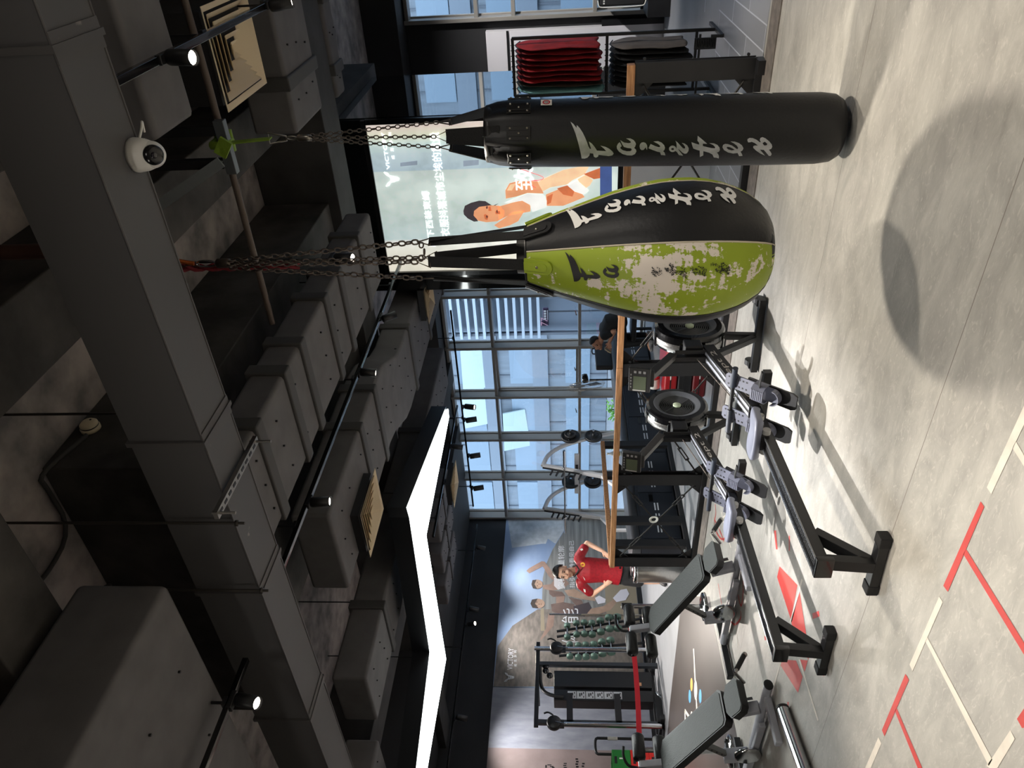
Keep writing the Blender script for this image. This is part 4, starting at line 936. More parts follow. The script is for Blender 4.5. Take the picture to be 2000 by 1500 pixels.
# ---------------------------------------------------------------- rowing machines
def make_rower():
    """local x runs from the front foot back along the rail, y to the side with the lettering"""
    o = thing('rowing_machine', '', 'rowing machine')
    MB().bar((0,-.305,.035),(0,.305,.035),.05,.05).build('front_foot', BLK, o, bevel=.004)
    for s in (-1, 1):
        MB().box((-.045,s*.265,.045),(.06,.05,.05)).build('caster_bracket', BLK, o)
        MB().cyl((-.085,s*.245,.045),(-.085,s*.285,.045),.042).build('caster', mat('grey_wheel', (58,58,60), .5), o, bevel=.004)
    MB().bar((0,0,.05),(-.03,0,.42),.05,.05).build('front_leg', BLK, o, bevel=.004); MB().bar((.03,0,.07),(.29,0,.40),.045,.05).build('front_leg', BLK, o, bevel=.004)
    fc = V((-.085,0,.54)); R_ = .268
    # flywheel housing: dark discs, perforated steel band, grille with concentric rings
    MB().lathe([(0,-.088),(R_*.8,-.088),(R_*.97,-.07),(R_,-.05),(R_,.045),(R_*.98,.062),(R_*.9,.074),(R_*.74,.076),(R_*.735,.070),(R_*.73,.03),(0,.03)], fc, 64, (0,1,0), smooth=False).build('flywheel_cage', BLKG, o)
    MB().lathe([(R_*1.004,-.048),(R_*1.012,-.046),(R_*1.012,.008),(R_*1.004,.010)], fc, 56, (0,1,0), caps=False).build('perforated_band', mat('perforated_steel', (150,148,146), .38, .9, var=.25, vscale=90), o)
    MB().lathe([(R_*.73,.034),(0,.0345)], fc, 56, (0,1,0), smooth=False).build('grille_back', mat('grille_dark', (5,5,6), .9, spec=.05), o)
    rg = MB()
    for k in range(1, 9): r = R_*(.13+.054*k); rg.lathe([(r-.0045,.046),(r-.004,.054),(r+.001,.054),(r+.0015,.046)], fc, 44, (0,1,0), caps=False)
    rg.box(fc+V((0,.053,0)),(.012,.006,R_*1.3),rotm('Y',40)).build('grille', mat('grille_grey', (70,71,74), .35), o)
    MB().lathe([(.034,.05),(.034,.064),(.030,.067),(0,.067)], fc, 24, (0,1,0)).build('hub', mat('pale_green_hub', (206,220,190), .4), o)
    MB().lathe([(R_*.575,.046),(R_*.58,.056),(R_*.735,.077),(R_*.75,.0765)], fc, 64, (0,1,0), smooth=False, caps=False).build('grille_rim', mat('charcoal_plastic', (92,95,100), .35), o)
    for q in (20, 75, 130, 185, 240, 300): 
        a = math.radians(q); MB().box(fc+V((math.cos(a)*R_, -.02, math.sin(a)*R_)),(.022,.10,.03),rotm('Y',-q)).build('cage_clip', BLKG, o, bevel=.004)
    MB().box((.215,0,.56),(.13,.13,.13)).build('hub_block', BLK, o, bevel=.01)
    # monitor arm and monitor
    MB().bar((.30,-.02,.42),(.30,-.02,.72),.05,.04).bar((.30,.03,.42),(.30,.03,.70),.012,.03).build('arm_post', BLK, o, bevel=.003)
    MB().bar((.29,0,.71),(.61,0,.92),.045,.06).build('monitor_arm', mat('grey_black_metal', (58,56,55), .4, .3), o, bevel=.004)
    mn = MB().box((.635,0,.985),(.035,.185,.15),rotm('Y',-14)).box((.62,0,.905),(.05,.12,.04)).build('monitor', mat('monitor_case', (40,40,40), .5), o, bevel=.006)
    R2 = rotm('Y',-14); C_ = V((.635,0,.985)); mm = lambda y, z: C_+R2 @ V((.0185, y, z))
    MB().box(mm(-.02,-.003),(.003,.105,.088),R2).build('screen', mat('lcd_green_grey', (96,104,86), .25), mn)
    bt = MB()
    for k in range(5): bt.box(mm(-.055+k*.024,.058),(.004,.012,.008),R2)
    for k in range(3): bt.box(mm(.066,.03-k*.032),(.004,.018,.018),R2)
    bt.build('button', mat('button_grey', (150,150,150), .5), mn)
    MB().box(mm(-.079,0),(.003,.008,.09),R2).build('monitor_lettering', mat('label_pale', (190,190,186), .5), mn)
    # chain housing beam, lettered on the side
    q0, q1 = V((.22,0,.45)), V((1.06,0,.29)); dr = (q1-q0).normalized(); un = V((-dr.z,0,dr.x))*(-1); un = un if un.z > 0 else -un
    MB().bar(q0, q1, .10, .085, up=(0,0,1)).build('chain_housing', mat('black_beam', (26,24,23), .4), o, bevel=.004)
    tr = MB()
    for s in (-1, 1): tr.bar(q0+V((0,s*.022,0))+un*.044, q1+V((0,s*.022,0))+un*.044, .022, .006)
    tr.build('top_track', PLASTG, o)
    tx = MB(); st = q1-dr*.09+V((0,.0515,0))-un*.018
    add_text(tx, 'concept 2', st, -dr, un, width=.66, height=.05)
    tx.build('lettering', mat('beam_lettering', (196,192,186), .5), o, recalc=False)
    MB().tube([(.35,0,.545),(.88,.0,.41)], .004, 6).build('pull_chain', CHAINM, o)
    # footrests: slanted plates, perforated toe strips, ribbed straps, heel cups
    FPL = mat('footrest_grey', (104,107,122), .45)
    Rp = rotm('Y', 46); ex, ez = Rp @ V((1,0,0)), Rp @ V((0,0,1))
    for s in (-1, 1):
        f = V((1.03,s*.125,.245)); pl = lambda x, y, z: f+Rp @ V((x, y, z))
        MB().poly([(-.12,-.058),(.19,-.058),(.22,-.044),(.22,.044),(.19,.058),(-.12,.058)], f, ex, (0,1,0), t=.014).build('foot_plate', BLK, o, bevel=.003)
        MB().poly([(-.27,-.034),(-.255,-.05),(-.03,-.05),(-.03,.05),(-.255,.05),(-.27,.034)], pl(0,0,.016), ex, (0,1,0), t=.010).build('toe_strip', FPL, o, bevel=.003)
        hl = MB()
        for i in range(6):
            for j in (-1,1): hl.box(pl(-.245+i*.026,j*.026,.0165),(.011,.010,.003),Rp)
        hl.build('strip_hole', BLK, o)
        bnd = MB(); P_ = [(-.01,-.060,.0),(-.01,-.058,.045),(-.01,-.035,.072),(-.01,.035,.072),(-.01,.058,.045),(-.01,.060,.0)]
        for a, b in zip(P_, P_[1:]): bnd.bar(pl(*a), pl(*b), .085, .006, up=(Rp @ V((0,-(b[2]-a[2]),b[1]-a[1]))))
        for i in range(7): bnd.bar(pl(-.045+i*.0125,-.034,.0765), pl(-.045+i*.0125,.034,.0765), .005, .004, up=ez)
        bnd.build('foot_strap', FPL, o)
        MB().tube([pl(-.01,s*.058,.05), pl(.0,s*.10,.07), pl(.01,s*.175,.075)], .018, 8, flat=.3).build('strap_tail', RUB, o)
        hc_ = MB(); n = 9
        for i in range(n):
            q0_, q1_ = -PI/2+PI*i/n, -PI/2+PI*(i+1)/n; hc_.bar(pl(.075+.05*math.cos(q0_),.05*math.sin(q0_),.03), pl(.075+.05*math.cos(q1_),.05*math.sin(q1_),.03), .006, .045, up=ez)
        hc_.poly([(.0,-.05),(.075,-.05),(.11,-.035),(.125,0),(.11,.035),(.075,.05),(.0,.05)], pl(0,0,.012), ex, (0,1,0), t=.008)
        hc_.build('heel_cup', FPL, o)
    MB().bar((.90,-.2,.20),(.90,.2,.20),.05,.05).build('footrest_bar', BLK, o)
    # handle resting in its hook
    MB().tube(smooth_path([(.93,-.235,.415),(.90,-.12,.41),(.885,0,.405),(.90,.12,.41),(.93,.235,.415)]), .013, 10).build('handle_bar', BLK, o)
    for s in (-1, 1): MB().tube(smooth_path([(.935,s*.245,.416),(.912,s*.15,.412),(.90,s*.09,.41)]), .0185, 12).build('handle_grip', mat('blue_grey_grip', (46,52,64), .5), o)
    MB().tube([(.84,-.03,.40),(.89,-.03,.39),(.89,.03,.39),(.84,.03,.40)], .006, 6).build('handle_hook', CHR, o)
    # monorail, seat, rear leg
    MB().bar((.90,0,.285),(2.44,0,.285),.065,.05).build('rail_core', BLK, o)
    al = mat('rail_aluminium', (150,152,156), .25, .9)
    MB().bar((.92,-.04,.297),(2.44,-.04,.297),.012,.05).bar((.92,-.045,.323),(2.44,-.045,.323),.016,.006).build('rail_strip', al, o)
    MB().bar((.92,.038,.297),(2.44,.038,.297),.010,.05).build('rail_side', mat('rail_side_black', (22,23,26), .3), o); MB().bar((.92,.040,.323),(2.44,.040,.323),.010,.006).build('rail_strip', al, o)
    rbx = MB()
    for y in (-.024,-.008,.008,.024): rbx.bar((1.75,y,.312),(2.42,y,.312),.004,.006)
    rbx.build('rail_rib', al, o)
    MB().box((2.455,0,.285),(.03,.115,.085)).build('rail_end_cap', BLKG, o, bevel=.005)
    for s in (-1, 1): MB().bar((2.42 if s > 0 else 2.22,s*.0,.262),(2.44,s*.0,.05),.06,.05,up=(1,0,0)).build('rear_leg', BLK, o, bevel=.003)
    MB().bar((2.43,-.175,.03),(2.43,.175,.03),.06,.045).build('rear_foot', BLK, o, bevel=.004)
    for s in (-1, 1): MB().box((2.43,s*.15,.03),(.066,.06,.056)).build('rubber_end', RUB, o, bevel=.006)
    sx = 1.32; vs = []; W_ = 13; D_ = 9       # saddle: raised rear lip, front notch
    for i in range(D_):
        for j in range(W_):
            u, v = i/(D_-1)*2-1, j/(W_-1)*2-1
            hw = .168*(1-.10*max(0,u)**2-.06*max(0,-u)**2); x = sx+u*.115*(1-.30*abs(v)**3)-(.035*(1-abs(v)) if u < -.5 else 0)*0
            if u < -.3: x += .03*math.exp(-(v*3)**2)*(-u)
            z = .376+.022*max(0,u)**2*(1-.4*v*v)-.012*math.cos(v*PI)*(1-u*u)-.008*abs(v)**3-.010*abs(u)**6
            vs.append(V((x, v*hw, z)))
    top = len(vs); vs += [v+V((0,0,-.05 if True else 0))*(1) for v in [V((sx+(p.x-sx)*.9, p.y*.9, min(p.z-.0, p.z))) for p in vs]]
    fs = [(i*W_+j, (i+1)*W_+j, (i+1)*W_+j+1, i*W_+j+1) for i in range(D_-1) for j in range(W_-1)]
    fs += [tuple(top+k for k in f[::-1]) for f in fs]
    rim = [j for j in range(W_)]+[i*W_+W_-1 for i in range(1,D_)]+[(D_-1)*W_+j for j in range(W_-2,-1,-1)]+[i*W_ for i in range(D_-2,0,-1)]
    fs += [(rim[k], rim[(k+1) % len(rim)], top+rim[(k+1) % len(rim)], top+rim[k]) for k in range(len(rim))]
    MB().add(vs, fs, True).build('seat', mat('seat_grey', (118,122,138), .42), o, sub=1)
    MB().box((sx,0,.318),(.20,.11,.045)).build('seat_carriage', BLK, o, bevel=.006)
    for dx in (-.08,.08):
        for s in (-1,1): MB().cyl((sx+dx,s*.055,.31),(sx+dx,s*.085,.31),.024).build('seat_roller', mat('grey_roller', (160,160,158), .4), o)
    return o
rw = make_rower()
rw['label'] = 'rowing machine partly hidden by the teardrop bag'; rw['group'] = 'rowing machines'
rw.location = (-3.05,4.87,0); rw.rotation_euler = (0,0,math.atan2(-2.42,.225))
r2 = copy_tree(rw); r2['label'] = 'rowing machine standing over the red floor shapes'
r2.location = (-3.975,5.075,0); r2.rotation_euler = (0,0,math.atan2(-2.437,.175))

# ---------------------------------------------------------------- adjustable benches
def make_bench():
    """local origin under the pivot; local +x toward the raised end (world -x)"""
    o = thing('workout_bench', '', 'bench')
    def P(x, y, z): return (x, y, z)
    MB().tube([P(-.30,0,.045),P(1.05,0,.045)], .042, 14, flat=.75).build('floor_beam', GREYM, o)
    MB().ball((-.31,0,.045),.043,(.3,1,.8)).build('end_cap', RUB, o)
    MB().bar(P(1.08,-.36,.04),P(1.08,.36,.04),.07,.06).build('front_foot', mat('charcoal_foot', (40,42,46), .4), o, bevel=.01)
    MB().bar(P(-.18,-.02,.04),P(-.18,.38,.04),.06,.05).build('rear_foot', GREYM, o, bevel=.01)
    MB().bar(P(.05,.10,.06),P(.85,.05,.06),.04,.05).build('side_beam', GREYM, o, bevel=.008)
    MB().bar(P(-.02,0,.07),P(.06,0,.26),.05,.09,up=(0,1,0)).build('seat_post', GREYM, o, bevel=.008)
    MB().box(P(-.03,-.052,.17),(.035,.004,.12),rotm('Y',20)).build('nameplate', mat('plate_silver', (150,150,150), .4, .5), o)
    MB().bar(P(.66,0,.06),P(.70,0,.26),.07,.10,up=(0,1,0)).build('adjust_post', GREYM, o, bevel=.01)
    MB().bar(P(.66,.0,.25),P(.52,.0,.44),.035,.045,up=(0,1,0)).build('ladder_strut', mat('strut_grey', (96,94,92), .4, .4), o)
    h = MB()
    for k in range(4): h.cyl(V((.635,-.026,.28)).lerp(V((.54,-.026,.41)), k/3), V((.635,.026,.28)).lerp(V((.54,.026,.41)), k/3), .008, n=8)
    h.build('strut_hole', BLK, o)
    MB().cyl(P(.70,-.05,.22),P(.74,-.14,.20),.010).ball(P(.745,-.15,.20),.02).build('pull_pin', BLK, o)
    wheel = MB().lathe([(.085,-.02),(.1,-.012),(.1,.012),(.085,.02)], P(.46,.12,.12), 24, (0,1,0)); wheel.build('transport_wheel', CHR, o)
    # back pad slopes up from the pivot
    a, b = V((-.02,0,.31)), V((.80,0,.72)); dr = (b-a).normalized(); nn = V((-dr.z,0,dr.x)); Lp = (b-a).length
    def pad(c, L, W, T, name):
        pts = [(-L/2+.03,-W/2),(L/2-.05,-W/2),(L/2,-W/2+.07),(L/2,W/2-.07),(L/2-.05,W/2),(-L/2+.03,W/2),(-L/2,W/2-.03),(-L/2,-W/2+.03)]
        MB().poly(pts, c, dr, (0,1,0), t=T).build(name, PADSIDE, o, bevel=.016, seg=3)
        pt = [(x*.955, y*.93) for x, y in pts]
        MB().poly(pt, c+nn*.004, dr, (0,1,0), t=.006).build(name+'_top', PADTOP, o, bevel=.003)
    pad(a.lerp(b,.5)+nn*.035, Lp, .29, .065, 'back_pad')
    # short seat pad below the pivot
    pad(V((-.115,0,.268))+nn*.02, .19, .27, .06, 'seat_pad')
    MB().bar(a+nn*-.05, b+nn*-.05, .05,.045,up=(0,1,0)).build('back_frame', GREYM, o, bevel=.006)
    MB().tube(smooth_path([b+V((-.16,-.12,-.10)), b+V((-.10,-.13,-.17)), b+V((-.01,-.12,-.13)), b+V((.0,-.11,-.06))]), .012, 8).build('carry_handle', GREYM, o)
    MB().tube(smooth_path([(-.24,-.06,.20),(-.33,-.06,.26),(-.36,-.06,.28)]), .013, 8).tube([(-.36,-.06,.28),(-.36,-.20,.19)], .013, 8).build('handle', STEEL, o)
    MB().tube([(-.36,-.09,.262),(-.36,-.21,.185)], .019, 10).build('handle_grip', RUB, o); MB().ball((-.36,-.215,.18),.021).build('grip_end', STEEL, o)
    # leg hold rollers
    m_ = b+V((.06,0,.0)); t_ = b+V((.08,0,.20))
    MB().bar(m_+V((-.05,0,-.10)), t_, .055,.06,up=(0,1,0)).build('roller_arm', GREYM, o, bevel=.008)
    for c in (t_, b+V((.11,0,.02))):
        MB().cyl(c+V((0,-.28,0)), c+V((0,.28,0)), .014).build('roller_axle', CHR, o)
        for s in (-1, 1):
            MB().lathe([(0,-.105),(.046,-.105),(.054,-.09),(.054,.09),(.046,.105),(0,.105)], c+V((0,s*.155,0)), 24, (0,1,0)).build('foam_roller', FOAM, o)
    MB().tube(smooth_path([t_+V((0,.02,.02)), t_+V((.02,.0,.10)), t_+V((-.03,-.06,.14)), t_+V((-.03,-.14,.13))]), .012, 8).build('grip_bar', RUB, o)
    return o
bn = make_bench(); bn.location = (-5.08,4.36,0); bn.rotation_euler = (0,0,PI)
bn['label'] = 'decline bench fully in view beyond the rowing machine rails'; bn['group'] = 'decline benches'
b2 = copy_tree(bn); b2.location = (-5.33,3.21,0); b2['label'] = 'decline bench cut off by the picture edge beside the round chrome tube'
ct = thing('machine_base', 'round chrome floor tube of a machine, lying before the cut-off bench', 'exercise machine', (-4.78,2.6,0))
MB().tube([(-4.83,2.90,.045),(-4.60,2.0,.045),(-4.3,1.2,.045)], .043, 18).build('floor_tube', CHR, ct, w=1)
MB().lathe([(.0,0),(.044,0),(.044,.02),(0,.02)], (-4.832,2.915,.045), 18, (.25,-.97,0)).build('end_cap', BLK, ct, w=1)

# ---------------------------------------------------------------- stanchions and belt
def stanchion(x, y, label):
    o = thing('belt_stanchion', label, 'barrier post', (x,y,0), group='belt barrier posts')
    MB().lathe([(0,0),(.15,0),(.155,.012),(.15,.03),(.10,.045),(.04,.06),(0,.06)], n=36).build('base', CHR, o)
    MB().cyl((0,0,.05),(0,0,.82),.026,n=20).build('pole', CHR, o)
    MB().cyl((0,0,.80),(0,0,.90),.034,n=20).lathe([(.034,.90),(.036,.905),(.03,.915),(0,.915)]).build('cassette', BLK, o)
    return o
s1 = G(1377,1185); s2 = G(1429,1468)
stanchion(s1.x, s1.y, 'chrome belt post between the long bench pad and the mural'); stanchion(s2.x, s2.y, 'chrome belt post beside the red crates')
bp_ = []
for i in range(13): t = i/12; p = V((s1.x,s1.y,.85)).lerp(V((s2.x,s2.y,.85)), t); bp_.append(p+V((0,0,-.03*math.sin(PI*t))))
mb = MB()
for a, b in zip(bp_, bp_[1:]): mb.bar(a, b, .003, .05)
tag(mb.build('belt', mat('red_belt', (190,22,40), .6), org=bp_[0]), 'red barrier belt stretched between the two chrome posts', 'belt')
# ---------------------------------------------------------------- low black cabinet with handle slots
NAVY = mat('dark_slate_panel', (34,38,46), .4, var=.08, vscale=4)
lc = thing('low_cabinet', 'long low black panelled cabinet running from the handrail to the windows', 'cabinet', (-7.55,9.1,0))
MB().span((-7.9,6.62,.03),(-7.22,11.75,.56)).build('body', NAVY, lc, w=1, bevel=.01)
MB().tube([(-7.30,6.60,.60),(-7.30,11.78,.60)], .075, 14).span((-7.9,6.62,.54),(-7.3,11.75,.66)).build('padded_top', mat('grey_black_pad', (58,60,64), .35), lc, w=1)
k = 0; y = 6.66
while y < 11.6:
    p_ = MB().span((-7.22,y+.006,.05),(-7.205,min(11.74,y+.835),.52)).build('front_panel', NAVY, lc, w=1, bevel=.003)
    MB().span((-7.206,y+.66,.33),(-7.20,y+.82,.385)).build('handle_slot', BLKG, p_, w=1)
    ds = MB()
    for j in range(3):
        for zz in (.31,.27): ds.span((-7.204,y+.10+j*.2,zz),(-7.201,y+.235+j*.2,zz+.018)) 
    ds.build('dash_mark', mat('dash_silver', (226,230,236), .4), p_, w=1); y += .845
cs = thing('equipment_case', 'flat black case with a top handle standing on the low cabinet', 'case', (-7.42,10.9,.66))
p0 = OX(1160,664,-7.42); p1 = OX(1203,719,-7.42)
MB().span((-7.47,p1.y,.662),(-7.37,p0.y-.12,p0.z)).build('case_shell', mat('case_black', (20,20,22), .6), cs, w=1, bevel=.02)
MB().tube(smooth_path([(-7.42,p0.y-.30,p0.z),(-7.42,p0.y-.30,p0.z+.05),(-7.42,p0.y-.48,p0.z+.05),(-7.42,p0.y-.48,p0.z)]), .012, 8).build('handle', RUB, cs, w=1)
bo = thing('bottle', 'small clear bottle with a yellow label on the low cabinet behind the monitor', 'bottle', (-7.45,OX(1224,886,-7.45).y,.66))
MB().lathe([(0,0),(.035,0),(.036,.02),(.036,.14),(.015,.18),(.014,.20)], n=20).build('flask', mat('clear_plastic', (210,215,218), .15), bo)
MB().lathe([(.0368,.03),(.0372,.035),(.0372,.10),(.0368,.105)], n=20).build('bottle_label', mat('label_yellow', (208,170,40), .5), bo); MB().cyl((0,0,.195),(0,0,.225),.017).build('cap', WHITE, bo)

# ---------------------------------------------------------------- kick shields behind the rail
def shield(c, sz, m_, label, rz=0, strap=True):
    o = thing('kick_shield', label, 'kick shield', c, rz, group='kick shields behind the handrail')
    MB().box((0,0,sz[2]/2), sz).build('pad', m_, o, bevel=.03, seg=3)
    MB().box((0,-sz[1]/2-.002,sz[2]/2), (sz[0]*.9,.006,.012)).build('piping', BLK, o)
    if strap: MB().tube(smooth_path([(-.12,-sz[1]/2,sz[2]*.5),(-.12,-sz[1]/2-.03,sz[2]*.55),(.05,-sz[1]/2-.03,sz[2]*.55),(.05,-sz[1]/2,sz[2]*.5)]), .014, 6, flat=.5).build('strap', WHITE, o)
shield((-4.45,6.75,.001),(.80,.5,.15), DRED, 'dark red kick shield at the bottom of the stack behind the handrail')
shield((-4.43,6.74,.152),(.78,.48,.16), mat('black_shield', (24,24,26), .45), 'black kick shield in the middle of the stack behind the handrail', strap=False)
shield((-4.45,6.72,.313),(.80,.46,.14), RED, 'bright red kick shield on top of the stack behind the handrail')
gl = thing('boxing_glove', 'red boxing glove with a white cuff lying on the top kick shield', 'boxing glove', (-4.62,6.68,.455))
MB().ball((0,0,.085),.085,(1.15,.9,1),18).ball((.07,-.05,.075),.045,(1.3,.8,1),12).build('glove_body', RED, gl)
MB().cyl((-.07,0,.075),(-.19,0,.075),.062,.066).build('cuff', WHITE, gl)

# ---------------------------------------------------------------- steel bin
p = OY(1236,1117,6.35)
bi = thing('waste_bin', 'brushed steel cylindrical bin against the end of the handrail', 'waste bin', (p.x, 6.35, 0))
MB().lathe([(.0,.0),(.135,0),(.135,.62),(.138,.63)], n=40).build('bin_body', STEEL, bi)
MB().lathe([(.138,.62),(.142,.63),(.142,.665),(.10,.675),(.095,.65)], n=40).build('rim', CHR, bi); MB().lathe([(.0,.655),(.098,.655)], n=30).build('ash_tray', BLK, bi)

# ---------------------------------------------------------------- half rack with barbell and plates
PLATE = mat('iron_plate', (34,35,37), .5, .3)
sr = thing('squat_rack', 'silver half rack with angled uprights holding a barbell by the windows', 'squat rack', (-9.9,10.4,0))
YR = 10.4
UP = [((1060,910),(1206,932)), ((1063,994),(1203,1012))]
for (a, b), nm in zip(UP, (0,1)):
    t = OY(*a, YR); bt = OY(*b, YR); f = t+(bt-t)*((t.z-.03)/(t.z-bt.z)); f = V((f.x, YR-.05, .03))
    t = V((t.x, YR, t.z))
    MB().bar(f, t, .075, .075).build('upright', SILV, sr, w=1, bevel=.006)
    m_ = t.lerp(f,.5); MB().bar(t.lerp(f,.0)+V((0,-.05,0)), t.lerp(f,.36)+V((0,-.045,0)), .035, .02).build('catch_plate', BLK, sr, w=1)
    hk = MB()
    for k in range(6): p = t.lerp(f, .10+.055*k); hk.bar(p+V((0,-.06,0)), p+V((-.03,-.17,.05)), .03,.03)
    hk.build('bar_hook', BLK, sr, w=1)
    back = V((t.x+.12, YR+.95, .05))
    MB().tube(smooth_path([t, t+V((.0,.35,-.10)), t+V((.03,.6,-.45)), V((t.x+.08,YR+.8,.8)), back]), .04, 10).build('rear_leg', SILV, sr, w=1)
    MB().bar(V((t.x-.0,YR-.6,.04)), back, .08,.07).build('floor_foot', SILV, sr, w=1, bevel=.006)
    MB().bar(t.lerp(f,.58)+V((0,-.02,0)), V((t.x+.02,YR-.6,.62)), .05,.05).build('spotter_arm', SILV, sr, w=1, bevel=.005)
    MB().bar(V((t.x+.02,YR-.58,.04)), V((t.x+.02,YR-.58,.62)), .05,.05).build('arm_post', SILV, sr, w=1, bevel=.005)
    pg = MB()
    for z in (1.42,.98,.55): pg.cyl((t.x+(.06 if nm == 0 else .02),YR+.62,z),(t.x+(.36 if nm == 0 else .24),YR+.62,z),.022)
    pg.build('plate_peg', CHR, sr, w=1)
ta, tb = OY(1126,925,YR), OY(1133,1000,YR)
MB().bar((ta.x,YR+.55,1.30),(tb.x,YR+.55,1.30),.07,.09).bar((ta.x,YR+.9,.25),(tb.x,YR+.9,.25),.07,.07).build('cross_tube', SILV, sr, w=1, bevel=.006)
MB().box(((ta.x+tb.x)/2+.2,YR+.505,1.30),(.16,.004,.05)).build('name_strip', BLK, sr, w=1)
tt, tu = OY(1103,880,YR-.12), OY(1103,1040,YR-.12); zb_ = (tt.z+tu.z)/2
bb = thing('barbell', 'steel barbell resting on the hooks of the silver rack', 'barbell', ((tt.x+tu.x)/2,YR-.12,zb_))
L_ = (tt.x-tu.x); MB().cyl((-L_/2,0,0),(L_/2,0,0),.014).build('bar', STEEL, bb)
for s in (-1,1): MB().cyl((s*(L_/2-.42),0,0),(s*L_/2,0,0),.025).lathe([(.038,-.012),(.038,.012)],(s*(L_/2-.42),0,0),20,(1,0,0)).build('sleeve', CHR, bb)
def plate(c, r, label, ax=(1,0,0), grp='weight plates on the rack', w_=.045):
    o = thing('weight_plate', label, 'weight plate', c, group=grp)
    MB().lathe([(.026,-w_/2),(r*.38,-w_/2),(r*.42,-w_*.32),(r*.82,-w_*.32),(r*.86,-w_/2),(r,-w_/2),(r,w_/2),(r*.86,w_/2),(r*.82,w_*.32),(r*.42,w_*.32),(r*.38,w_/2),(.026,w_/2)], n=36, axis=ax).build('disc', PLATE, o)
    hl = MB(); a_, b_, d_ = frame_of(ax, (0,1,0))
    for k in range(3):
        q = 2*PI*k/3+.4; hl.lathe([(r*.14,-w_*.36),(r*.14,w_*.36)], (a_*math.cos(q)+b_*math.sin(q))*r*.62, 14, ax)
    hl.build('grip_hole', BLKG, o)
for z, yr, r, lab, n in ((1.42,0,.185,'upper','upper'),(.98,0,.17,'middle','middle')):
    t = OY(*UP[0][0], YR); plate((t.x+.20,YR+.62,z), r, 'weight plate with a smaller plate over it on the window side of the rack' if n == 'upper' else 'single weight plate just under the doubled plates of the rack')
t = OY(*UP[0][0], YR); plate((t.x+.25,YR+.62,1.42), .11, 'small weight plate covering the middle of a larger one on the rack')
t = OY(*UP[1][0], YR)
plate((t.x+.14,YR+.62,1.42), .18, 'weight plate behind the barbell near the striped mural'); plate((t.x+.14,YR+.62,.98), .175, 'inner weight plate of the pair hanging low behind the barbell')
plate((t.x+.19,YR+.62,.98), .15, 'outer weight plate of the pair hanging low behind the barbell')

# ---------------------------------------------------------------- dumbbells
DBG = mat('green_urethane', (92,120,108), .4, var=.08, vscale=8)
def dumbbell(c, L_, r, ax, label, grp):
    o = thing('dumbbell', label, 'dumbbell', c, group=grp); a = V(ax).normalized()
    MB().cyl(-a*L_*.5, a*L_*.5, .016, n=10).build('handle', CHR, o)
    for s in (-1, 1): MB().lathe([(0,-.036),(r*.8,-.036),(r,-.026),(r,.026),(r*.8,.036),(0,.036)], a*(s*L_*.42), 20, a).build('head', DBG, o)
rk = thing('dumbbell_rack', 'tall dumbbell rack with two columns of green dumbbells by the mural', 'dumbbell rack', (-11.95,8.6,0))
XD = -11.95
colA = [(1108,1233),(1126,1228),(1141,1227),(1156,1228),(1173,1223),(1190,1217),(1206,1216)]
colB = [(1113,1270),(1129,1272),(1144,1271),(1160,1270),(1176,1265),(1193,1262)]
for cpts, y0 in ((colA,1),(colB,0)):
    a, b = OX(*cpts[0], XD), OX(*cpts[-1], XD); dr = (b-a).normalized()
    for s in (-.06,.06): MB().bar(V((XD-.09,a.y+s,a.z+.2)), V((XD-.09,(b+dr*((b.z-.05)/-dr.z)).y+s,.05)), .025,.04).build('upright', BLK, rk, w=1)
    pg = MB()
    for c in cpts: p = OX(*c, XD); pg.bar((XD-.09,p.y-.07,p.z-.03),(XD+.05,p.y-.07,p.z-.018),.014,.012).bar((XD-.09,p.y+.07,p.z-.03),(XD+.05,p.y+.07,p.z-.018),.014,.012)
    pg.build('cradle_peg', BLK, rk, w=1)
MB().bar((XD-.1,7.95,.05),(XD-.1,8.95,.05),.08,.06).bar((XD-.25,8.05,.03),(XD+.3,8.05,.03),.06,.06).bar((XD-.25,8.9,.03),(XD+.3,8.9,.03),.06,.06).build('base', BLK, rk, w=1)
ordn = ['top','second','third','fourth','fifth','sixth','lowest']
for nm, cpts in (('mural side',colA),('machine side',colB)):
    for i, c in enumerate(cpts):
        p = OX(*c, XD); dumbbell(p, .30, .062+.003*i, (0,1,.0), 'green dumbbell, %s from above in the %s column of the rack' % (ordn[i] if i < len(cpts)-1 else 'lowest', nm), 'green dumbbells on the tall rack')
br2 = thing('bar_holder', 'upright chrome bars standing beside the dumbbell rack', 'bar holder', (-11.9,9.55,0))
ys_ = []
for (x0, y0, x1, y1), m_ in (((1072,1206,1216,1208),CHR),((1136,1219,1216,1219),mat('pale_bar', (206,196,176), .4))):
    a, b = OX(x0,y0,-11.9), OX(x1,y1,-11.9); ys_ += [max(9.22,a.y)]; MB().cyl((-12.15,ys_[-1],a.z),(-12.15,ys_[-1],.05),.018).build('bar', m_, br2, w=1)
MB().span((-12.3,min(ys_)-.06,0),(-12.0,max(ys_)+.1,.06)).build('base', BLK, br2, w=1)
sr2 = thing('low_dumbbell_stand', 'low stand of green dumbbells behind the handrail', 'dumbbell stand', (-7.0,7.6,0))
for i, (c, lab) in enumerate((((1232,940),'green dumbbell behind the handrail, close to the second rail post'),((1236,962),'green dumbbell behind the handrail, middle of its stand'),((1236,980),'green dumbbell behind the handrail, beside the silver frame'))):
    p = OX(*c, -8.1); dumbbell(p, .20, .075, (.3,1,0), lab, 'green dumbbells on the low stand')
sr2.location = (-8.1,8.6,0)
p = OX(1236,962,-8.1); MB().span((-8.25,p.y-.5,p.z-.14),(-7.95,p.y+.5,p.z-.09)).build('shelf', SILV, sr2, w=1)
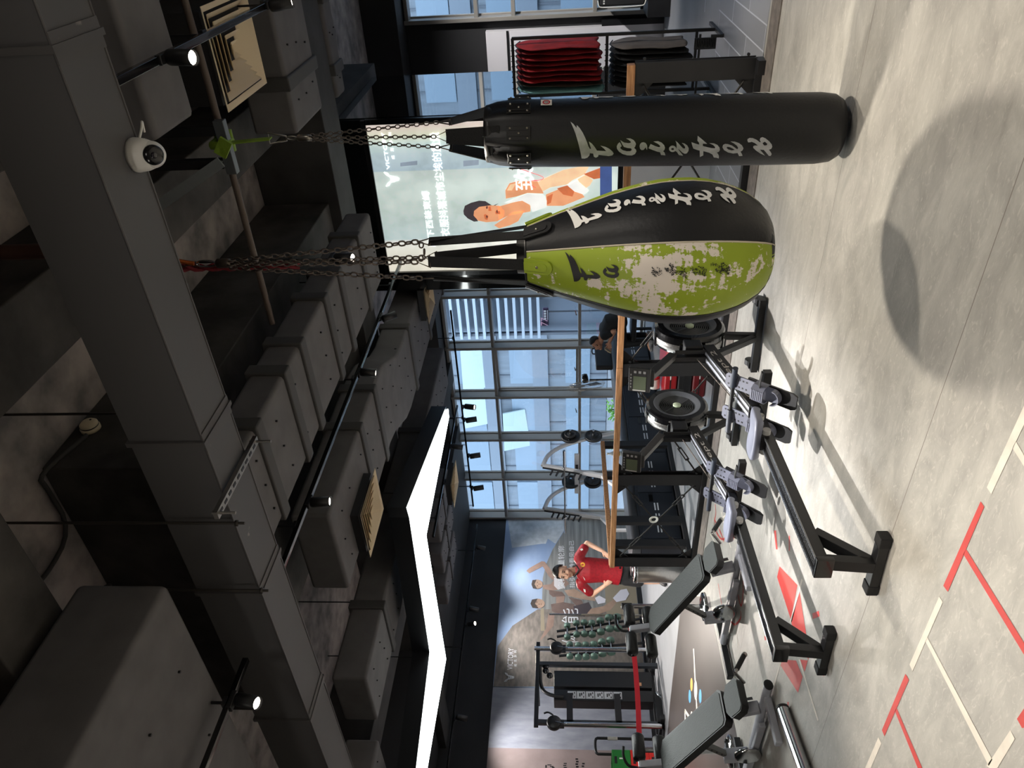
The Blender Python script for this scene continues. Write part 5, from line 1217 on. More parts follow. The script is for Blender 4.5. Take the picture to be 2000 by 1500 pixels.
for s in (-.42,.42): MB().span((-8.15,p.y+s-.03,0),(-8.05,p.y+s+.03,p.z-.13)).build('leg', SILV, sr2, w=1)

# ---------------------------------------------------------------- cable machine
XC = -11.25
cm = thing('cable_machine', 'black dual cable machine with chrome columns against the mural wall', 'exercise machine', (XC,7.15,0))
for y, nm in ((6.47,'near'),(7.60,'far')):
    MB().bar((XC-.06,y+(.03 if y < 7 else -.05),0),(XC-.06,y+(.03 if y < 7 else -.05),2.02),.08,.07).build('post', mat('slate_black_post', (54,58,64), .4), cm, w=1, bevel=.008)
    MB().cyl((XC+.02,y-.04 if y < 7 else y+.20,.06),(XC+.02,y-.04 if y < 7 else y+.20,1.86 if y < 7 else 2.1),.042).build('chrome_column', CHR, cm, w=1)
    c = OX(1082,1413,XC+.02) if y < 7 else OX(1087,1250,XC+.02); yc = y-.04 if y < 7 else y+.20
    MB().lathe([(0,-.05),(.10,-.05),(.115,-.03),(.115,.03),(.10,.05),(0,.05)], (XC+.05,yc,c.z), 24, (1,0,0)).span((XC-.02,yc-.05,c.z-.16),(XC+.07,yc+.05,c.z-.06)).build('trolley', BLK, cm, w=1)
    MB().tube(smooth_path([(XC+.06,yc,c.z+.0),(XC+.10,yc+.10,c.z),(XC+.10,yc+.16,c.z+.1),(XC+.1,yc+.13,c.z+.16)]), .014, 8).build('trolley_grip', BLK, cm, w=1)
    MB().tube([(XC+.1,yc,c.z-.02),(XC+.14,yc-.05,c.z-.12),(XC+.15,yc-.06,c.z-.2)], .008, 6).build('hanging_clip', CHR, cm, w=1)
MB().bar((XC-.02,6.40,2.04),(XC-.02,7.95,2.04),.06,.07).bar((XC-.55,7.1,2.04),(XC,7.1,2.04),.06,.07).build('top_beam', BLK, cm, w=1, bevel=.006)
MB().tube(smooth_path([(XC-.06,7.5,2.0),(XC-.06,7.1,1.98),(XC-.06,6.98,1.85),(XC-.06,6.95,1.6)]), .03, 10).build('curved_brace', BLK, cm, w=1)
for y, w_ in ((7.00,.20),(7.30,.30)):
    MB().span((XC-.32,y-w_/2,.12),(XC-.08,y+w_/2,1.76)).build('stack_cover', mat('stack_cover_black', (24,24,26), .35), cm, w=1, bevel=.01)
a, b = OX(1108,1342,XC-.075), OX(1215,1353,XC-.075); y0, y1 = 6.935, 7.065
MB().span((XC-.082,y0,b.z),(XC-.074,y1,a.z)).build('exercise_placard', mat('placard_pale', (206,208,212), .5), cm, w=1)
st = MB()
for i in range(7): z = a.z+(b.z-a.z)*i/6; st.span((XC-.0745,y0,z-.005),(XC-.072,y1,z+.005))
for i in range(6):
    z = a.z+(b.z-a.z)*(i+.5)/6; st.span((XC-.0745,7.0-.03,z+.01),(XC-.072,7.0+.03,z+.03)).span((XC-.0745,7.0-.01,z-.02),(XC-.072,7.0+.035,z)).span((XC-.0745,6.95,z-.05),(XC-.072,6.98,z-.035)).span((XC-.0745,7.02,z-.05),(XC-.072,7.05,z-.035))
st.build('placard_figure', BLK, cm, w=1)
for z in (1.50,.72,.06): MB().span((XC-.1,6.45,z-.05),(XC-.02,7.0,z+.05)).build('crossbar', BLK, cm, w=1)
MB().span((XC-.6,6.50,.02),(XC-.5,7.85,.09)).span((XC-.6,6.50,.0),(XC+.1,6.58,.07)).span((XC-.6,7.72,.0),(XC+.1,7.82,.07)).build('base_frame', BLK, cm, w=1)
for y in (7.42,7.33,7.5): MB().lathe([(.05,-.015),(.055,0),(.05,.015)], (XC-.05,y,1.9 if y != 7.33 else 1.83), 20, (1,0,0)).lathe([(.0,-.01),(.05,-.01),(.05,.01),(0,.01)], (XC-.05,y,1.9 if y != 7.33 else 1.83), 20, (1,0,0)).build('pulley', BLKG, cm, w=1)
MB().tube([(XC+.05,7.0,.06),(XC+.1,6.95,.10),(XC+.12,6.85,.02)], .012, 6).build('handle_chain', CHR, cm, w=1)
MB().span((XC-.07,7.18,.30),(XC-.072,7.24,.36)).build('stack_label', mat('stack_label', (206,150,110), .5), cm, w=1)

# dip stand and crates in the corner
ds = thing('dip_stand', 'bent black tube stand with white grip tape behind the belt', 'exercise stand', (-11.6,6.3,0))

MB().tube(smooth_path([(-11.6,6.42,.04),(-11.6,6.42,1.0),(-11.6,6.42,1.08),(-11.6,6.36,1.10),(-11.6,6.22,1.10),(-11.6,6.16,1.08),(-11.6,6.16,1.0),(-11.6,6.16,.04)],1), .022, 10).build('tube_frame', BLK, ds, w=1)
MB().tube([(-11.6,6.42,.90),(-11.6,6.42,.74)], .027, 10).build('grip_tape', WHITE, ds, w=1); MB().span((-11.9,6.1,.0),(-11.3,6.18,.04)).span((-11.9,6.39,.0),(-11.3,6.44,.04)).build('foot', BLK, ds, w=1)
GRN = mat('crate_green', (26,120,44), .4); CRD = mat('crate_red', (206,40,34), .4)
def crate(z0, h, m_, label, grp='stacked bottle crates'):
    o = thing('bottle_crate', label, 'crate', (-11.45,5.78,z0), group=grp); w_, d_ = .40, .52
    mb = MB().span((-w_/2,-d_/2,0),(w_/2,d_/2,.02))
    for s in (-1,1): mb.span((s*w_/2-.012,-d_/2,0),(s*w_/2+.012,d_/2,h)); mb.span((-w_/2,s*d_/2-.012,0),(w_/2,s*d_/2+.012,h))
    mb.build('shell', m_, o, bevel=.006)
    MB().span((w_/2+.011,.05,h-.075),(w_/2+.014,.16,h-.035)).build('grip_slot', BLK, o)
    return o
c1 = crate(.0,.30, CRD, 'lower red bottle crate with a large white round letter'); c3 = crate(.302,.28, CRD, 'upper red bottle crate with white script under the green crate'); c2 = crate(.584,.28, GRN, 'green bottle crate with white script on top of the red crates')
for o, z, body, wd, ht in ((c2,.07,'J',.05,.10),(c3,.07,'J',.05,.10),(c1,.05,'O',.2,.2)):
    tx = MB()
    add_text(tx, body, (.2135,.16-wd-.02,z), (0,1,0), Z3, width=wd, height=ht)
    tx.build('lettering', WHITE, o, recalc=False)

# ---------------------------------------------------------------- standing fan
fn = thing('standing_fan', 'black standing fan with a wire guard behind the low cabinet', 'fan', (-8.05,10.85,0))
h = OX(1143,742,-8.05); fn.location = (-8.05, h.y, 0)
MB().lathe([(0,0),(.2,0),(.2,.02),(.05,.04),(0,.04)]).build('base', BLK, fn); MB().cyl((0,0,.03),(0,0,h.z-.08),.016).build('pole', BLK, fn)
dr = V((-.75,-.55,-.12)).normalized()
MB().lathe([(0,-.12),(.05,-.11),(.062,-.05),(.062,.02),(.045,.06),(0,.06)], (0,0,h.z), 24, dr).build('motor', BLKG, fn)
cg = V((0,0,h.z))+dr*.10; g = MB(); a_, b_, d_ = frame_of(dr)
for r, z in ((.36,0),(.36,.025),(.30,.07),(.22,.09),(.12,.1),(.30,-.05),(.20,-.07)): g.tube([cg+d_*z+a_*(r*math.cos(i*PI/16))+b_*(r*math.sin(i*PI/16)) for i in range(32)], .0026, 5, closed=True)
for i in range(24):
    q = i*PI/12; e = a_*math.cos(q)+b_*math.sin(q); g.tube([cg+d_*.1+e*.03, cg+d_*.09+e*.21, cg+d_*.07+e*.31, cg+e*.36, cg-d_*.05+e*.3, cg-d_*.07+e*.1], .0018, 4)
g.build('guard', mat('guard_wire', (150,140,128), .35, .8), fn)
bl = MB()
for k in range(3):
    q = k*2.094; e = a_*math.cos(q)+b_*math.sin(q); f_ = a_*math.cos(q+.5)+b_*math.sin(q+.5); bl.poly([(0,-.03),(.30,-.10),(.32,.05),(.06,.06)], cg, e, (f_-e*f_.dot(e)).normalized()*.9+d_*.35, t=.004)
bl.build('blade', mat('fan_blade', (70,70,74), .3), fn)

# ---------------------------------------------------------------- clothes rack beside the mirror
YH = 7.8
cr = thing('clothes_rack', 'black two tier clothes rack packed with garments beside the column mirror', 'clothes rack', (-1.7,YH,0))
for x in (-1.96,-1.42):
    MB().bar((x,YH,.03),(x,YH,1.98 if x < -1.8 else 1.98),.028,.028).build('upright', BLK, cr, w=1); MB().bar((x,YH-.32,.02),(x,YH+.32,.02),.03,.03).bar((x,YH-.31,.02),(x,YH-.31,.12),.025,.025).build('foot', BLK, cr, w=1)
for z in (1.975,1.055): MB().cyl((-1.96,YH,z),(-1.42,YH,z),.014).build('hanging_rail', BLK, cr, w=1)
MB().bar((-1.96,YH,.2),(-1.42,YH,.2),.025,.025).bar((-1.96,YH-.2,.2),(-1.42,YH-.2,.2),.02,.02).build('lower_bar', BLK, cr, w=1)
cmb = MB().span((-1.55,YH-.22,.05),(-1.45,YH-.20,.25))
for i in range(12): cmb.span((-1.53,YH-.24,.06+i*.0155),(-1.46,YH-.20,.067+i*.0155))
cmb.build('ribbed_tray', BLK, cr, w=1)
def garment(x, ztop, L_, W_, T, m_, label, grp, seed):
    rr = random.Random(seed); o = thing('garment', label, 'garment', (x, YH, ztop), group=grp)
    nz, ny = 18, 9; ph = [rr.uniform(0,6.28) for _ in range(6)]; vs = []
    def off(u, v, s): return .005*math.sin(u*9+ph[0]+v*7)+.004*math.sin(v*17+ph[1]+u*5)+.002*math.sin(u*23+ph[2+(s > 0)]+v*3)
    for s in (-1, 1):
        for i in range(nz+1):
            for j in range(ny):
                u, v = i/nz, j/(ny-1)*2-1
                w_ = W_*(.22+.78*min(1, u/.16)**.7) if u < .16 else W_*(1+.03*math.sin(u*6+ph[3]))
                th = T*(.35+.65*min(1,u*5))*(1-.75*abs(v)**4)
                vs.append(V((s*th/2+off(u, v, s)*min(1,u*6), v*w_/2+.012*math.sin(u*8+ph[4]), -.03-L_*u*(1+.02*math.sin(v*5+ph[5])))))
    N = (nz+1)*ny; fs = []
    for b in (0, N):
        for i in range(nz):
            for j in range(ny-1): f = (b+i*ny+j, b+i*ny+j+1, b+(i+1)*ny+j+1, b+(i+1)*ny+j); fs.append(f if b else f[::-1])
    for i in range(nz):
        for j in (0, ny-1): fs.append((i*ny+j, (i+1)*ny+j, N+(i+1)*ny+j, N+i*ny+j))
    for i in (0, nz): fs += [(i*ny+j, i*ny+j+1, N+i*ny+j+1, N+i*ny+j) for j in range(ny-1)]
    MB().add(vs, fs, True).build('cloth', m_, o, sub=1)
    MB().tube(smooth_path([(0,-.18,-.065),(0,-.05,-.035),(0,0,-.028),(0,.05,-.035),(0,.18,-.065)],1), .006, 6).tube(arc((0,0,0),.0205,-PI/2,PI*.9,8,(0,1,0),(0,0,1)), .003, 5).build('hanger', BLK, o)
    return o
CR = mat('garment_red', (150,18,24), .75, var=.25, vscale=9, bump=.2, bscale=30); CR2 = mat('garment_deep_red', (128,14,22), .75, var=.2, vscale=9, bump=.2, bscale=30)
COL_ = mat('garment_olive', (52,46,36), .8, bump=.2); CTE = mat('garment_teal', (126,178,178), .75, var=.12, vscale=7, bump=.2); CBK = mat('garment_black', (26,25,26), .8, var=.2, vscale=8, bump=.2); CGY = mat('garment_grey', (112,104,98), .8, var=.15, vscale=8, bump=.2)
names = ['first from the mirror','second from the mirror','third from the mirror','fourth from the mirror','fifth from the mirror','sixth from the mirror','outermost, facing the white panel']
garment(-1.885, 1.975, .86, .46, .05, CTE, 'pale teal garment next to the mirror on the top rail', None, 1)
garment(-1.825, 1.975, .84, .48, .03, COL_, 'dark olive garment between the teal and red ones on the top rail', None, 2)
for i in range(7): garment(-1.775+i*.049, 1.975, .82+.02*math.sin(i*2), .50+.02*math.cos(i*3), .032, CR if i % 2 == 0 else CR2, 'red garment on the top rail, %s of the red ones' % names[i].replace(' from the mirror',' counted from the mirror'), 'red garments on the top rail', 10+i)
for i in range(8): garment(-1.86+i*.05, 1.055, .74+.03*math.sin(i*1.7), .50, .036, CGY if i == 7 else CBK, ('grey garment at the outer end of the lower rail' if i == 7 else 'black garment on the lower rail, %s' % (['next to the mirror']+names[1:6]+['last before the grey one'])[i]), None if i == 7 else 'black garments on the lower rail', 30+i)

# ---------------------------------------------------------------- speaker on a black plinth
sp = thing('loudspeaker', 'black loudspeaker with a white ring emblem under the window', 'loudspeaker', (-1.42,11.6,.32))
MB().box((0,0,.34),(.62,.42,.66)).build('cabinet', BLKG, sp, bevel=.05, seg=4)
MB().box((0,-.212,.34),(.56,.02,.60)).build('front_grille', mat('speaker_grille', (30,30,32), .6, bump=.4, bscale=300), sp, bevel=.03, seg=3)
MB().lathe([(.055,0),(.085,0),(.085,.012),(.055,.012),(.055,0)], (-.02,-.224,.31), 32, (0,-1,0), caps=False).lathe([(0,0),(.03,0),(.03,.012),(0,.012)], (-.02,-.224,.31), 24, (0,-1,0)).build('ring_emblem', WHITE, sp)
for a, b in (((-.27,-.2,.0),(-.27,-.2,.66)),): MB().tube(smooth_path([(-.22,-.215,.668),(-.30,-.215,.655),(-.312,-.215,.60),(-.315,-.215,.34),(-.312,-.215,.08),(-.30,-.215,.025),(-.24,-.215,.012)]), .008, 6).build('edge_trim', WHITE, sp)
mk = MB()
for i in range(5): mk.box((-.26+i*.03,-.224,.585),(.02,.004,.022))
mk.build('maker_mark', WHITE, sp)
tag(MB().box((0,0,.155),(.9,.6,.31)).build('plinth', BLK, org=None), 'black plinth under the loudspeaker by the window', 'plinth').location = (-1.42,11.6,0)

# ---------------------------------------------------------------- mural poster on the left wall
XM = XL+.022
mu = thing('wall_mural', 'large printed mural of athletes before a blue sky behind the red jersey', 'mural', (XL+.01,9.95,.12))
MB().span((XL,7.76,.10),(XM,12.12,2.9)).build('sheet', mat('mural_sky', (128,150,184), .6, var=.12, vscale=.5, rgb2=(166,184,208), stretch=(1,1,2)), mu, w=1)
def mural(name, m_, loops, k):
    X = XM+k
    for l in loops:
        mb = MB(); pts = [OX(x, y, X) for x, y in l]; mb.poly([(p.y, min(2.895,max(.105,p.z))) for p in pts], (X,0,0), (0,1,0), (0,0,1))
        mb.build(name, m_, mu, w=1, recalc=False)
mural('printed_concrete', mat('mural_pale_concrete', (176,186,194), .6, var=.18, vscale=9, rgb2=(196,204,212)), [[(980,1003),(1000,1070),(1058,1062),(1066,1062),(1070,1052),(1085,1062),(1104,1032),(1104,1003)]], .001)
mural('printed_stairs', mat('mural_stairs', (108,110,110), .6, var=.3, vscale=2.2, stretch=(1,.3,6), rgb2=(146,148,146)), [[(1104,1003),(1104,1034),(1080,1072),(1066,1103),(1060,1130),(1058,1195),(1262,1195),(1262,1003)]], .002)
mural('printed_roof', mat('mural_roof', (112,106,100), .6, var=.2, vscale=3, stretch=(1,2,5), rgb2=(138,130,122)), [[(1050,1190),(1001,1222),(972,1262),(962,1341),(1100,1341),(1262,1341),(1262,1190)]], .003)
mural('printed_ledge', mat('mural_ledge', (150,140,120), .6), [[(1180,1130),(1262,1120),(1262,1215),(1185,1205)],[(1056,1188),(1062,1188),(1064,1232),(1056,1232)]], .004)
MS1, MS2, MS3 = mat('mural_skin', (150,126,114), .6, var=.12, vscale=6), mat('mural_skin_shade', (112,94,88), .6, var=.15, vscale=6), mat('mural_skin_light', (168,142,124), .6, var=.12, vscale=6)
mural('printed_arm', MS1, [[(1028,1115),(1033,1110),(1058,1096),(1064,1097),(1080,1118),(1093,1129),(1084,1136),(1072,1126),(1060,1106),(1037,1118),(1034,1120)],[(1058,1143),(1076,1141),(1085,1128),(1100,1126),(1112,1140),(1100,1150),(1076,1154),(1062,1150)],[(1071,1199),(1083,1200),(1081,1222),(1066,1240),(1055,1252),(1056,1246),(1066,1228)],[(1086,1160),(1104,1164),(1100,1180),(1086,1178)]], .005)
mural('printed_leg', MS3, [[(1102,1153),(1122,1150),(1140,1160),(1165,1166),(1162,1174),(1136,1170),(1110,1164)],[(1140,1196),(1147,1190),(1178,1184),(1200,1170),(1206,1175),(1192,1192),(1160,1202),(1142,1204)]], .006)
mural('printed_torso', MS2, [[(1072,1152),(1098,1156),(1104,1164),(1080,1166),(1073,1160)],[(1076,1180),(1100,1176),(1122,1180),(1120,1198),(1094,1200),(1078,1194)],[(1110,1166),(1136,1172),(1142,1186),(1128,1186)]], .0055)
mural('printed_shorts', mat('mural_dark_cloth', (74,66,70), .6), [[(1120,1184),(1150,1176),(1155,1188),(1142,1204),(1122,1200)]], .007)
mural('printed_top', mat('mural_white_cloth', (204,202,204), .6), [[(1082,1128),(1096,1128),(1104,1148),(1090,1152),(1082,1144)]], .007)
mural('printed_head', MS3, [ell(1049,1141,11,9,18), ell(1051,1179,13,9.5,18)], .008)
mural('printed_hair', mat('mural_hair', (70,62,58), .6), [[(1038,1141),(1040,1133),(1048,1132),(1044,1141),(1049,1150),(1041,1149)],[(1036,1179),(1039,1171),(1050,1169),(1045,1179),(1052,1188),(1040,1187)]], .009)
mural('printed_features', mat('mural_features', (104,80,72), .6), [ell(1049.5,1137.5,.8,1.6,8), ell(1049.5,1144,.8,1.6,8), ell(1053,1140.8,1.6,.7,8), ell(1056,1141,.5,1.8,8), ell(1048.5,1176,.9,1.9,8), ell(1048.5,1183.5,.9,1.9,8), ell(1053,1180,1.8,.8,8), ell(1057,1180,.6,2,8)], .0095)
mural('printed_shoe', mat('mural_shoe', (222,222,232), .6), [[(1162,1168),(1170,1163),(1183,1170),(1182,1177),(1168,1180)],[(1197,1168),(1212,1152),(1224,1150),(1229,1160),(1222,1172),(1204,1176)]], .009)
tx = MB()
def mtext(body, x0, y0, x1, y1):
    a, b = OX(x0,y0,XM+.0105), OX(x1,y1,XM+.0105); add_text(tx, body, (XM+.0105,a.y,a.z), (0,1,0), Z3, width=abs(b.y-a.y), height=abs(b.z-a.z))
mtext('能', 1130,1218,1097,1188); mtext('体', 1130,1258,1097,1233); mtext('·', 1117,1230,1113,1226)
mtext('突破力量轮廓', 1103,1150,1090,1066); mtext('指引坚持看见自己', 1123,1148,1111,1056); mtext('VICTORY', 1001,1308,993,1266)
for i, ch in enumerate('威克多利'): mtext(ch, 1009,1302-i*9,1004,1297-i*9)
tx.build('lettering', mat('mural_white_print', (226,228,232), .5), mu, w=1, recalc=False)
lg = MB(); c = OX(995,1323,XM+.0105); bull(lg, lambda x, y: V((XM+.010, c.y+x*.09, c.z+y*.09)), .012); lg.build('bull_logo', mat('mural_white_print', (226,228,232), .5), mu, w=1)
# ---------------------------------------------------------------- people
SKIN = mat('skin', (212,168,142), .55, var=.06, vscale=10); SKIN2 = mat('skin_warm', (200,146,118), .55, var=.06, vscale=10)
HAIR = mat('black_hair', (20,18,18), .5, bump=.4, bscale=120); JERS = mat('red_jersey', (148,16,30), .6, var=.18, vscale=30, bump=.08, bscale=60)
BCLOTH = mat('black_cloth', (24,24,26), .8, bump=.15, bscale=60); EYEM = mat('eye_dark', (30,22,20), .25); LIP = mat('lip', (150,84,76), .5); CREST = mat('gold_crest', (222,160,40), .45)
def D(x, y, dep): return EYE+ray(x, y)*dep
def etube(mb, pts, rad, ux, n=20):
    """elliptical tube: rad = (half width along ux, half depth)"""
    pts = [V(p) for p in pts]; ux = V(ux); vs = []; N = len(pts)
    for i, p in enumerate(pts):
        t = (pts[min(i+1,N-1)]-pts[max(i-1,0)]).normalized(); a = (ux-t*ux.dot(t)).normalized(); b = t.cross(a)
        for j in range(n): q = 2*PI*j/n; vs.append(p+a*(rad[i][0]*math.cos(q))+b*(rad[i][1]*math.sin(q)))
    fs = [(i*n+j, i*n+(j+1) % n, (i+1)*n+(j+1) % n, (i+1)*n+j) for i in range(N-1) for j in range(n)]
    return mb.add(vs, fs+[tuple(range(n))[::-1], tuple((N-1)*n+j for j in range(n))], True)
def limb(mb, pts, rs):
    for (a, b), (r0, r1) in zip(zip(pts, pts[1:]), zip(rs, rs[1:])): mb.cap(a, b, r0, r1, 14)
def voxel(o, size, smooth=4):
    md = o.modifiers.new('Remesh', 'REMESH'); md.mode = 'VOXEL'; md.voxel_size = size; md.use_smooth_shade = True
    sm = o.modifiers.new('Smooth', 'SMOOTH'); sm.factor = .5; sm.iterations = smooth
    return o
def hand(mb, wrist, tip, side, curl, sc=1.0):
    """palm, four unequal bent fingers and a thumb; side = direction from little finger to index, curl = direction the fingers bend"""
    w, t = V(wrist), V(tip); d = (t-w).normalized(); s_ = V(side); s_ = (s_-d*s_.dot(d)).normalized(); c = V(curl); c = (c-d*c.dot(d)-s_*c.dot(s_)).normalized(); L = .185*sc
    etube(mb, [w-d*.01, w+d*.03*sc, w+d*.075*sc, w+d*.095*sc], [(.024,.02),(.034,.017),(.042,.015),(.040,.012)], s_, 14)
    for k, (o_, ln) in enumerate(((.033,.80),(.011,.95),(-.011,.90),(-.031,.70))):
        b = w+d*.088*sc+s_*o_*sc; k1 = b+(d*.9+c*.18+s_*o_*2)*.036*ln*sc; k2 = k1+(d*.75+c*.6)*.030*ln*sc; k3 = k2+(d*.5+c*.8)*.024*ln*sc
        limb(mb, [b, k1, k2, k3], [.0105*sc,.0095*sc,.009*sc,.0078*sc])
    b = w+d*.03*sc+s_*.03*sc; k1 = b+(d*.6+s_*.75+c*.2).normalized()*.042*sc; k2 = k1+(d*.85+s_*.25+c*.4).normalized()*.032*sc
    limb(mb, [b, k1, k2], [.015*sc,.012*sc,.0095*sc])
def head(mb, c, up, face, rt, s=1.0):
    c, up, face, rt = V(c), V(up), V(face), V(rt); R = Matrix((rt, face, up)).transposed()
    mb.ball(c+up*.02*s, .098*s, (.82,1.0,1.06), 24, R); mb.ball(c-up*.035*s+face*.022*s, .075*s, (.86,.9,1.05), 20, R); mb.ball(c-up*.098*s+face*.058*s, .026*s, (1.2,.8,.8), 14, R)
    mb.ball(c+face*.104*s-up*.025*s, .0155*s, (.95,1,.8), 12, R); limb(mb, [c+face*.092*s+up*.022*s, c+face*.107*s-up*.018*s], [.009*s,.0125*s])
    for k in (-1, 1):
        mb.ball(c+rt*(.083*k*s)-up*.012*s-face*.008*s, .026*s, (.35,.75,1.15), 12, R); mb.ball(c+rt*(.040*k*s)+face*.072*s-up*.035*s, .028*s, (1,.7,.9), 12, R); mb.ball(c+rt*(.034*k*s)+face*.082*s+up*.036*s, .022*s, (1.3,.6,.5), 12, R)
def face_parts(par, c, up, face, rt, s=1.0, hairless_front=True):
    c, up, face, rt = V(c), V(up), V(face), V(rt); R = Matrix((rt, face, up)).transposed()
    for k in (-1, 1):
        MB().ball(c+rt*(.034*k*s)+face*.0895*s+up*.012*s, .012*s, (1.4,.5,.55), 12, R).build('eye', EYEM, par)
        MB().ball(c+rt*(.036*k*s)+face*.094*s+up*.038*s, .011*s, (2.0,.5,.45), 10, R).build('eyebrow', HAIR, par)
    MB().ball(c+face*.092*s-up*.066*s, .012*s, (2.2,.5,.5), 12, R).build('mouth', LIP, par)
    # hair: a thick cap over crown, sides and nape, clear of the face
    vs = []; fs = []; n, m_ = 28, 12
    for i in range(m_+1):
        for j in range(n):
            p = 2*PI*j/n; fr = math.sin(p)            # +1 at the forehead
            lim = 1.02-.02*fr+(.62 if fr < -.2 else .62*(max(0, (.35-fr))/.55) if fr < .35 else 0); t = lim*i/m_
            q = V((math.sin(t)*math.cos(p)*.089, math.sin(t)*math.sin(p)*.107-.006, math.cos(t)*.115+.026)); k = 1+.03*math.sin(p*9+i)
            vs.append(c+R @ (q*s*k))
    fs = [(i*n+j, (i+1)*n+j, (i+1)*n+(j+1) % n, i*n+(j+1) % n) for i in range(m_) for j in range(n)]
    ho = MB().add(vs, fs, True).build('hair', HAIR, par); sd = ho.modifiers.new('Solid', 'SOLIDIFY'); sd.thickness = .012*s; sd.offset = 1
def stick(o, x, y):
    dg = bpy.context.evaluated_depsgraph_get(); dg.update(); e = o.evaluated_get(dg); iv = o.matrix_world.inverted()
    ok, loc, nn, _ = e.ray_cast(iv @ EYE, (iv.to_3x3() @ ray(x, y)).normalized()); return (loc, nn) if ok else (None, None)
def decal(name, par, surf, m_, pts):
    mb = MB(); c0 = None
    P = [stick(surf, x, y) for x, y in pts]
    if any(p[0] is None for p in P): return
    mb.add([p+n*.004 for p, n in P], [tuple(range(len(P)))]); return mb.build(name, m_, par, recalc=False)

# man in the red jersey, hands on hips, behind the left end of the handrail
D1 = 11.4; gp = D(1118, 1118, D1); man = thing('person', 'standing person in a red jersey and black shorts with hands on hips', 'person', (gp.x, gp.y, 0))
O1 = V((gp.x, gp.y, 0)); B = lambda x, y, dd=0.0: D(x, y, D1+dd)-O1
rt = V((RT.x, RT.y, 0)).normalized(); fwd = V((-FW.x, -FW.y, 0)).normalized(); up = V(Z3)
hc = B(1101, 1118, -.03); hup = (B(1084,1117)-B(1117,1120.5)).normalized(); hrt = (rt-hup*rt.dot(hup)).normalized(); hf = hup.cross(hrt); hf = hf if hf.dot(fwd) > 0 else -hf; hf = (hf*.97-hup*.1+hrt*-.08).normalized(); hrt = hf.cross(hup).normalized()
body = MB(); head(body, hc, hup, hf, hrt, 1.13)
nk = B(1130, 1114, .02); limb(body, [hc-hup*.06-hf*.02, nk], [.062,.068])
sR, sL = B(1131,1087,.03), B(1135,1142,.03); eR, eL = B(1147,1061,.10), B(1157,1161,.10); wR, wL = B(1177,1076,-.06), B(1181,1144,-.06)
hip = B(1213,1119,.02)
etube(body, [nk, B(1136,1114), B(1150,1114,.0), B(1178,1114,.01), B(1205,1118,.02), B(1222,1119,.02)], [(.07,.06),(.17,.09),(.175,.115),(.15,.10),(.165,.105),(.16,.10)], rt)
limb(body, [sR, eR, wR], [.058,.044,.029]); limb(body, [sL, eL, wL], [.058,.044,.029])
hand(body, wR, B(1196,1094,-.12), (-.2,0,.1), -fwd, 1.05); hand(body, wL, B(1201,1127,-.12), rt*.2+V((0,0,.9)), -fwd, 1.05)
for s in (-1, 1):
    h_ = hip+rt*(.09*s)+V((0,0,-.02)); kn = V((h_.x+rt.x*.03*s, h_.y+rt.y*.03*s, .46)); an = V((kn.x+rt.x*.01*s, kn.y+rt.y*.01*s, .075))
    limb(body, [h_, kn, an], [.088,.058,.04]); limb(body, [an-V((0,0,.03))-fwd*.04, an+fwd*.14-V((0,0,.045))], [.038,.03])
bo_ = voxel(body.build('body', SKIN, man), .0075, 3); face_parts(man, hc, hup, hf, hrt, 1.13)
j = MB()
etube(j, [nk+V((0,0,.0)), B(1128,1114), B(1136,1114), B(1150,1113.5), B(1176,1114,.01), B(1196,1117,.01), B(1212,1120,.01)], [(.075,.07),(.12,.09),(.195,.115),(.20,.14),(.185,.13),(.19,.135),(.185,.14)], rt)
limb(j, [sR+rt*-.04, sR, sR.lerp(eR,.62)], [.085,.078,.074]); limb(j, [sL+rt*.04, sL, sL.lerp(eL,.72)], [.085,.078,.074])
jo = voxel(j.build('jersey', JERS, man), .011, 3)
cb = MB()
vneck = [B(1120,1106,-.08), B(1126,1105,-.12), B(1131,1112,-.155), B(1126,1121,-.12), B(1121,1126,-.08), B(1119,1124,.05), B(1118,1114,.08), B(1119,1107,.04)]
cb.tube(vneck, .012, 8, closed=True).build('collar', BCLOTH, jo)
crest = [(1138+5.2*math.cos(i*PI/12)*(1 if i % 2 else .8), 1103+5.2*math.sin(i*PI/12)*(1 if i % 2 else .8)) for i in range(24)]
decal('crest', jo, jo, CREST, crest); decal('crest_detail', jo, jo, mat('crest_red', (170,40,30), .5), [(1138+2.2*math.cos(i*PI/5), 1103+1.6*math.sin(i*PI/5)) for i in range(10)])
decal('chest_tick', jo, jo, WHITE, [(1138,1125),(1141,1131),(1143,1134),(1142.5,1131)]); decal('sleeve_patch', jo, jo, WHITE, [(1133,1073),(1137,1071),(1139,1074),(1135,1076)]); decal('sleeve_patch', jo, jo, WHITE, [(1139,1150),(1141,1156),(1144,1157),(1143,1151)])
sh = MB(); etube(sh, [B(1200,1118,.02), hip, B(1226,1119,.02)], [(.17,.12),(.178,.13),(.175,.12)], rt)
for s in (-1, 1):
    h_ = hip+rt*(.09*s)+V((0,0,-.06)); kn = V((h_.x+rt.x*.03*s, h_.y+rt.y*.03*s, .42)); limb(sh, [h_, kn], [.105,.10])
voxel(sh.build('shorts', BCLOTH, man), .012, 3)
for s in (-1, 1):
    h_ = hip+rt*(.09*s); an = V((h_.x+rt.x*.04*s, h_.y+rt.y*.04*s, 0)); e_ = MB(); etube(e_, [an-fwd*.09+V((0,0,.045)), an-fwd*.02+V((0,0,.06)), an+fwd*.10+V((0,0,.045)), an+fwd*.19+V((0,0,.03))], [(.036,.045),(.045,.058),(.048,.042),(.03,.026)], rt); voxel(e_.build('shoe', mat('dark_shoe', (36,36,40), .6), man), .012, 2)

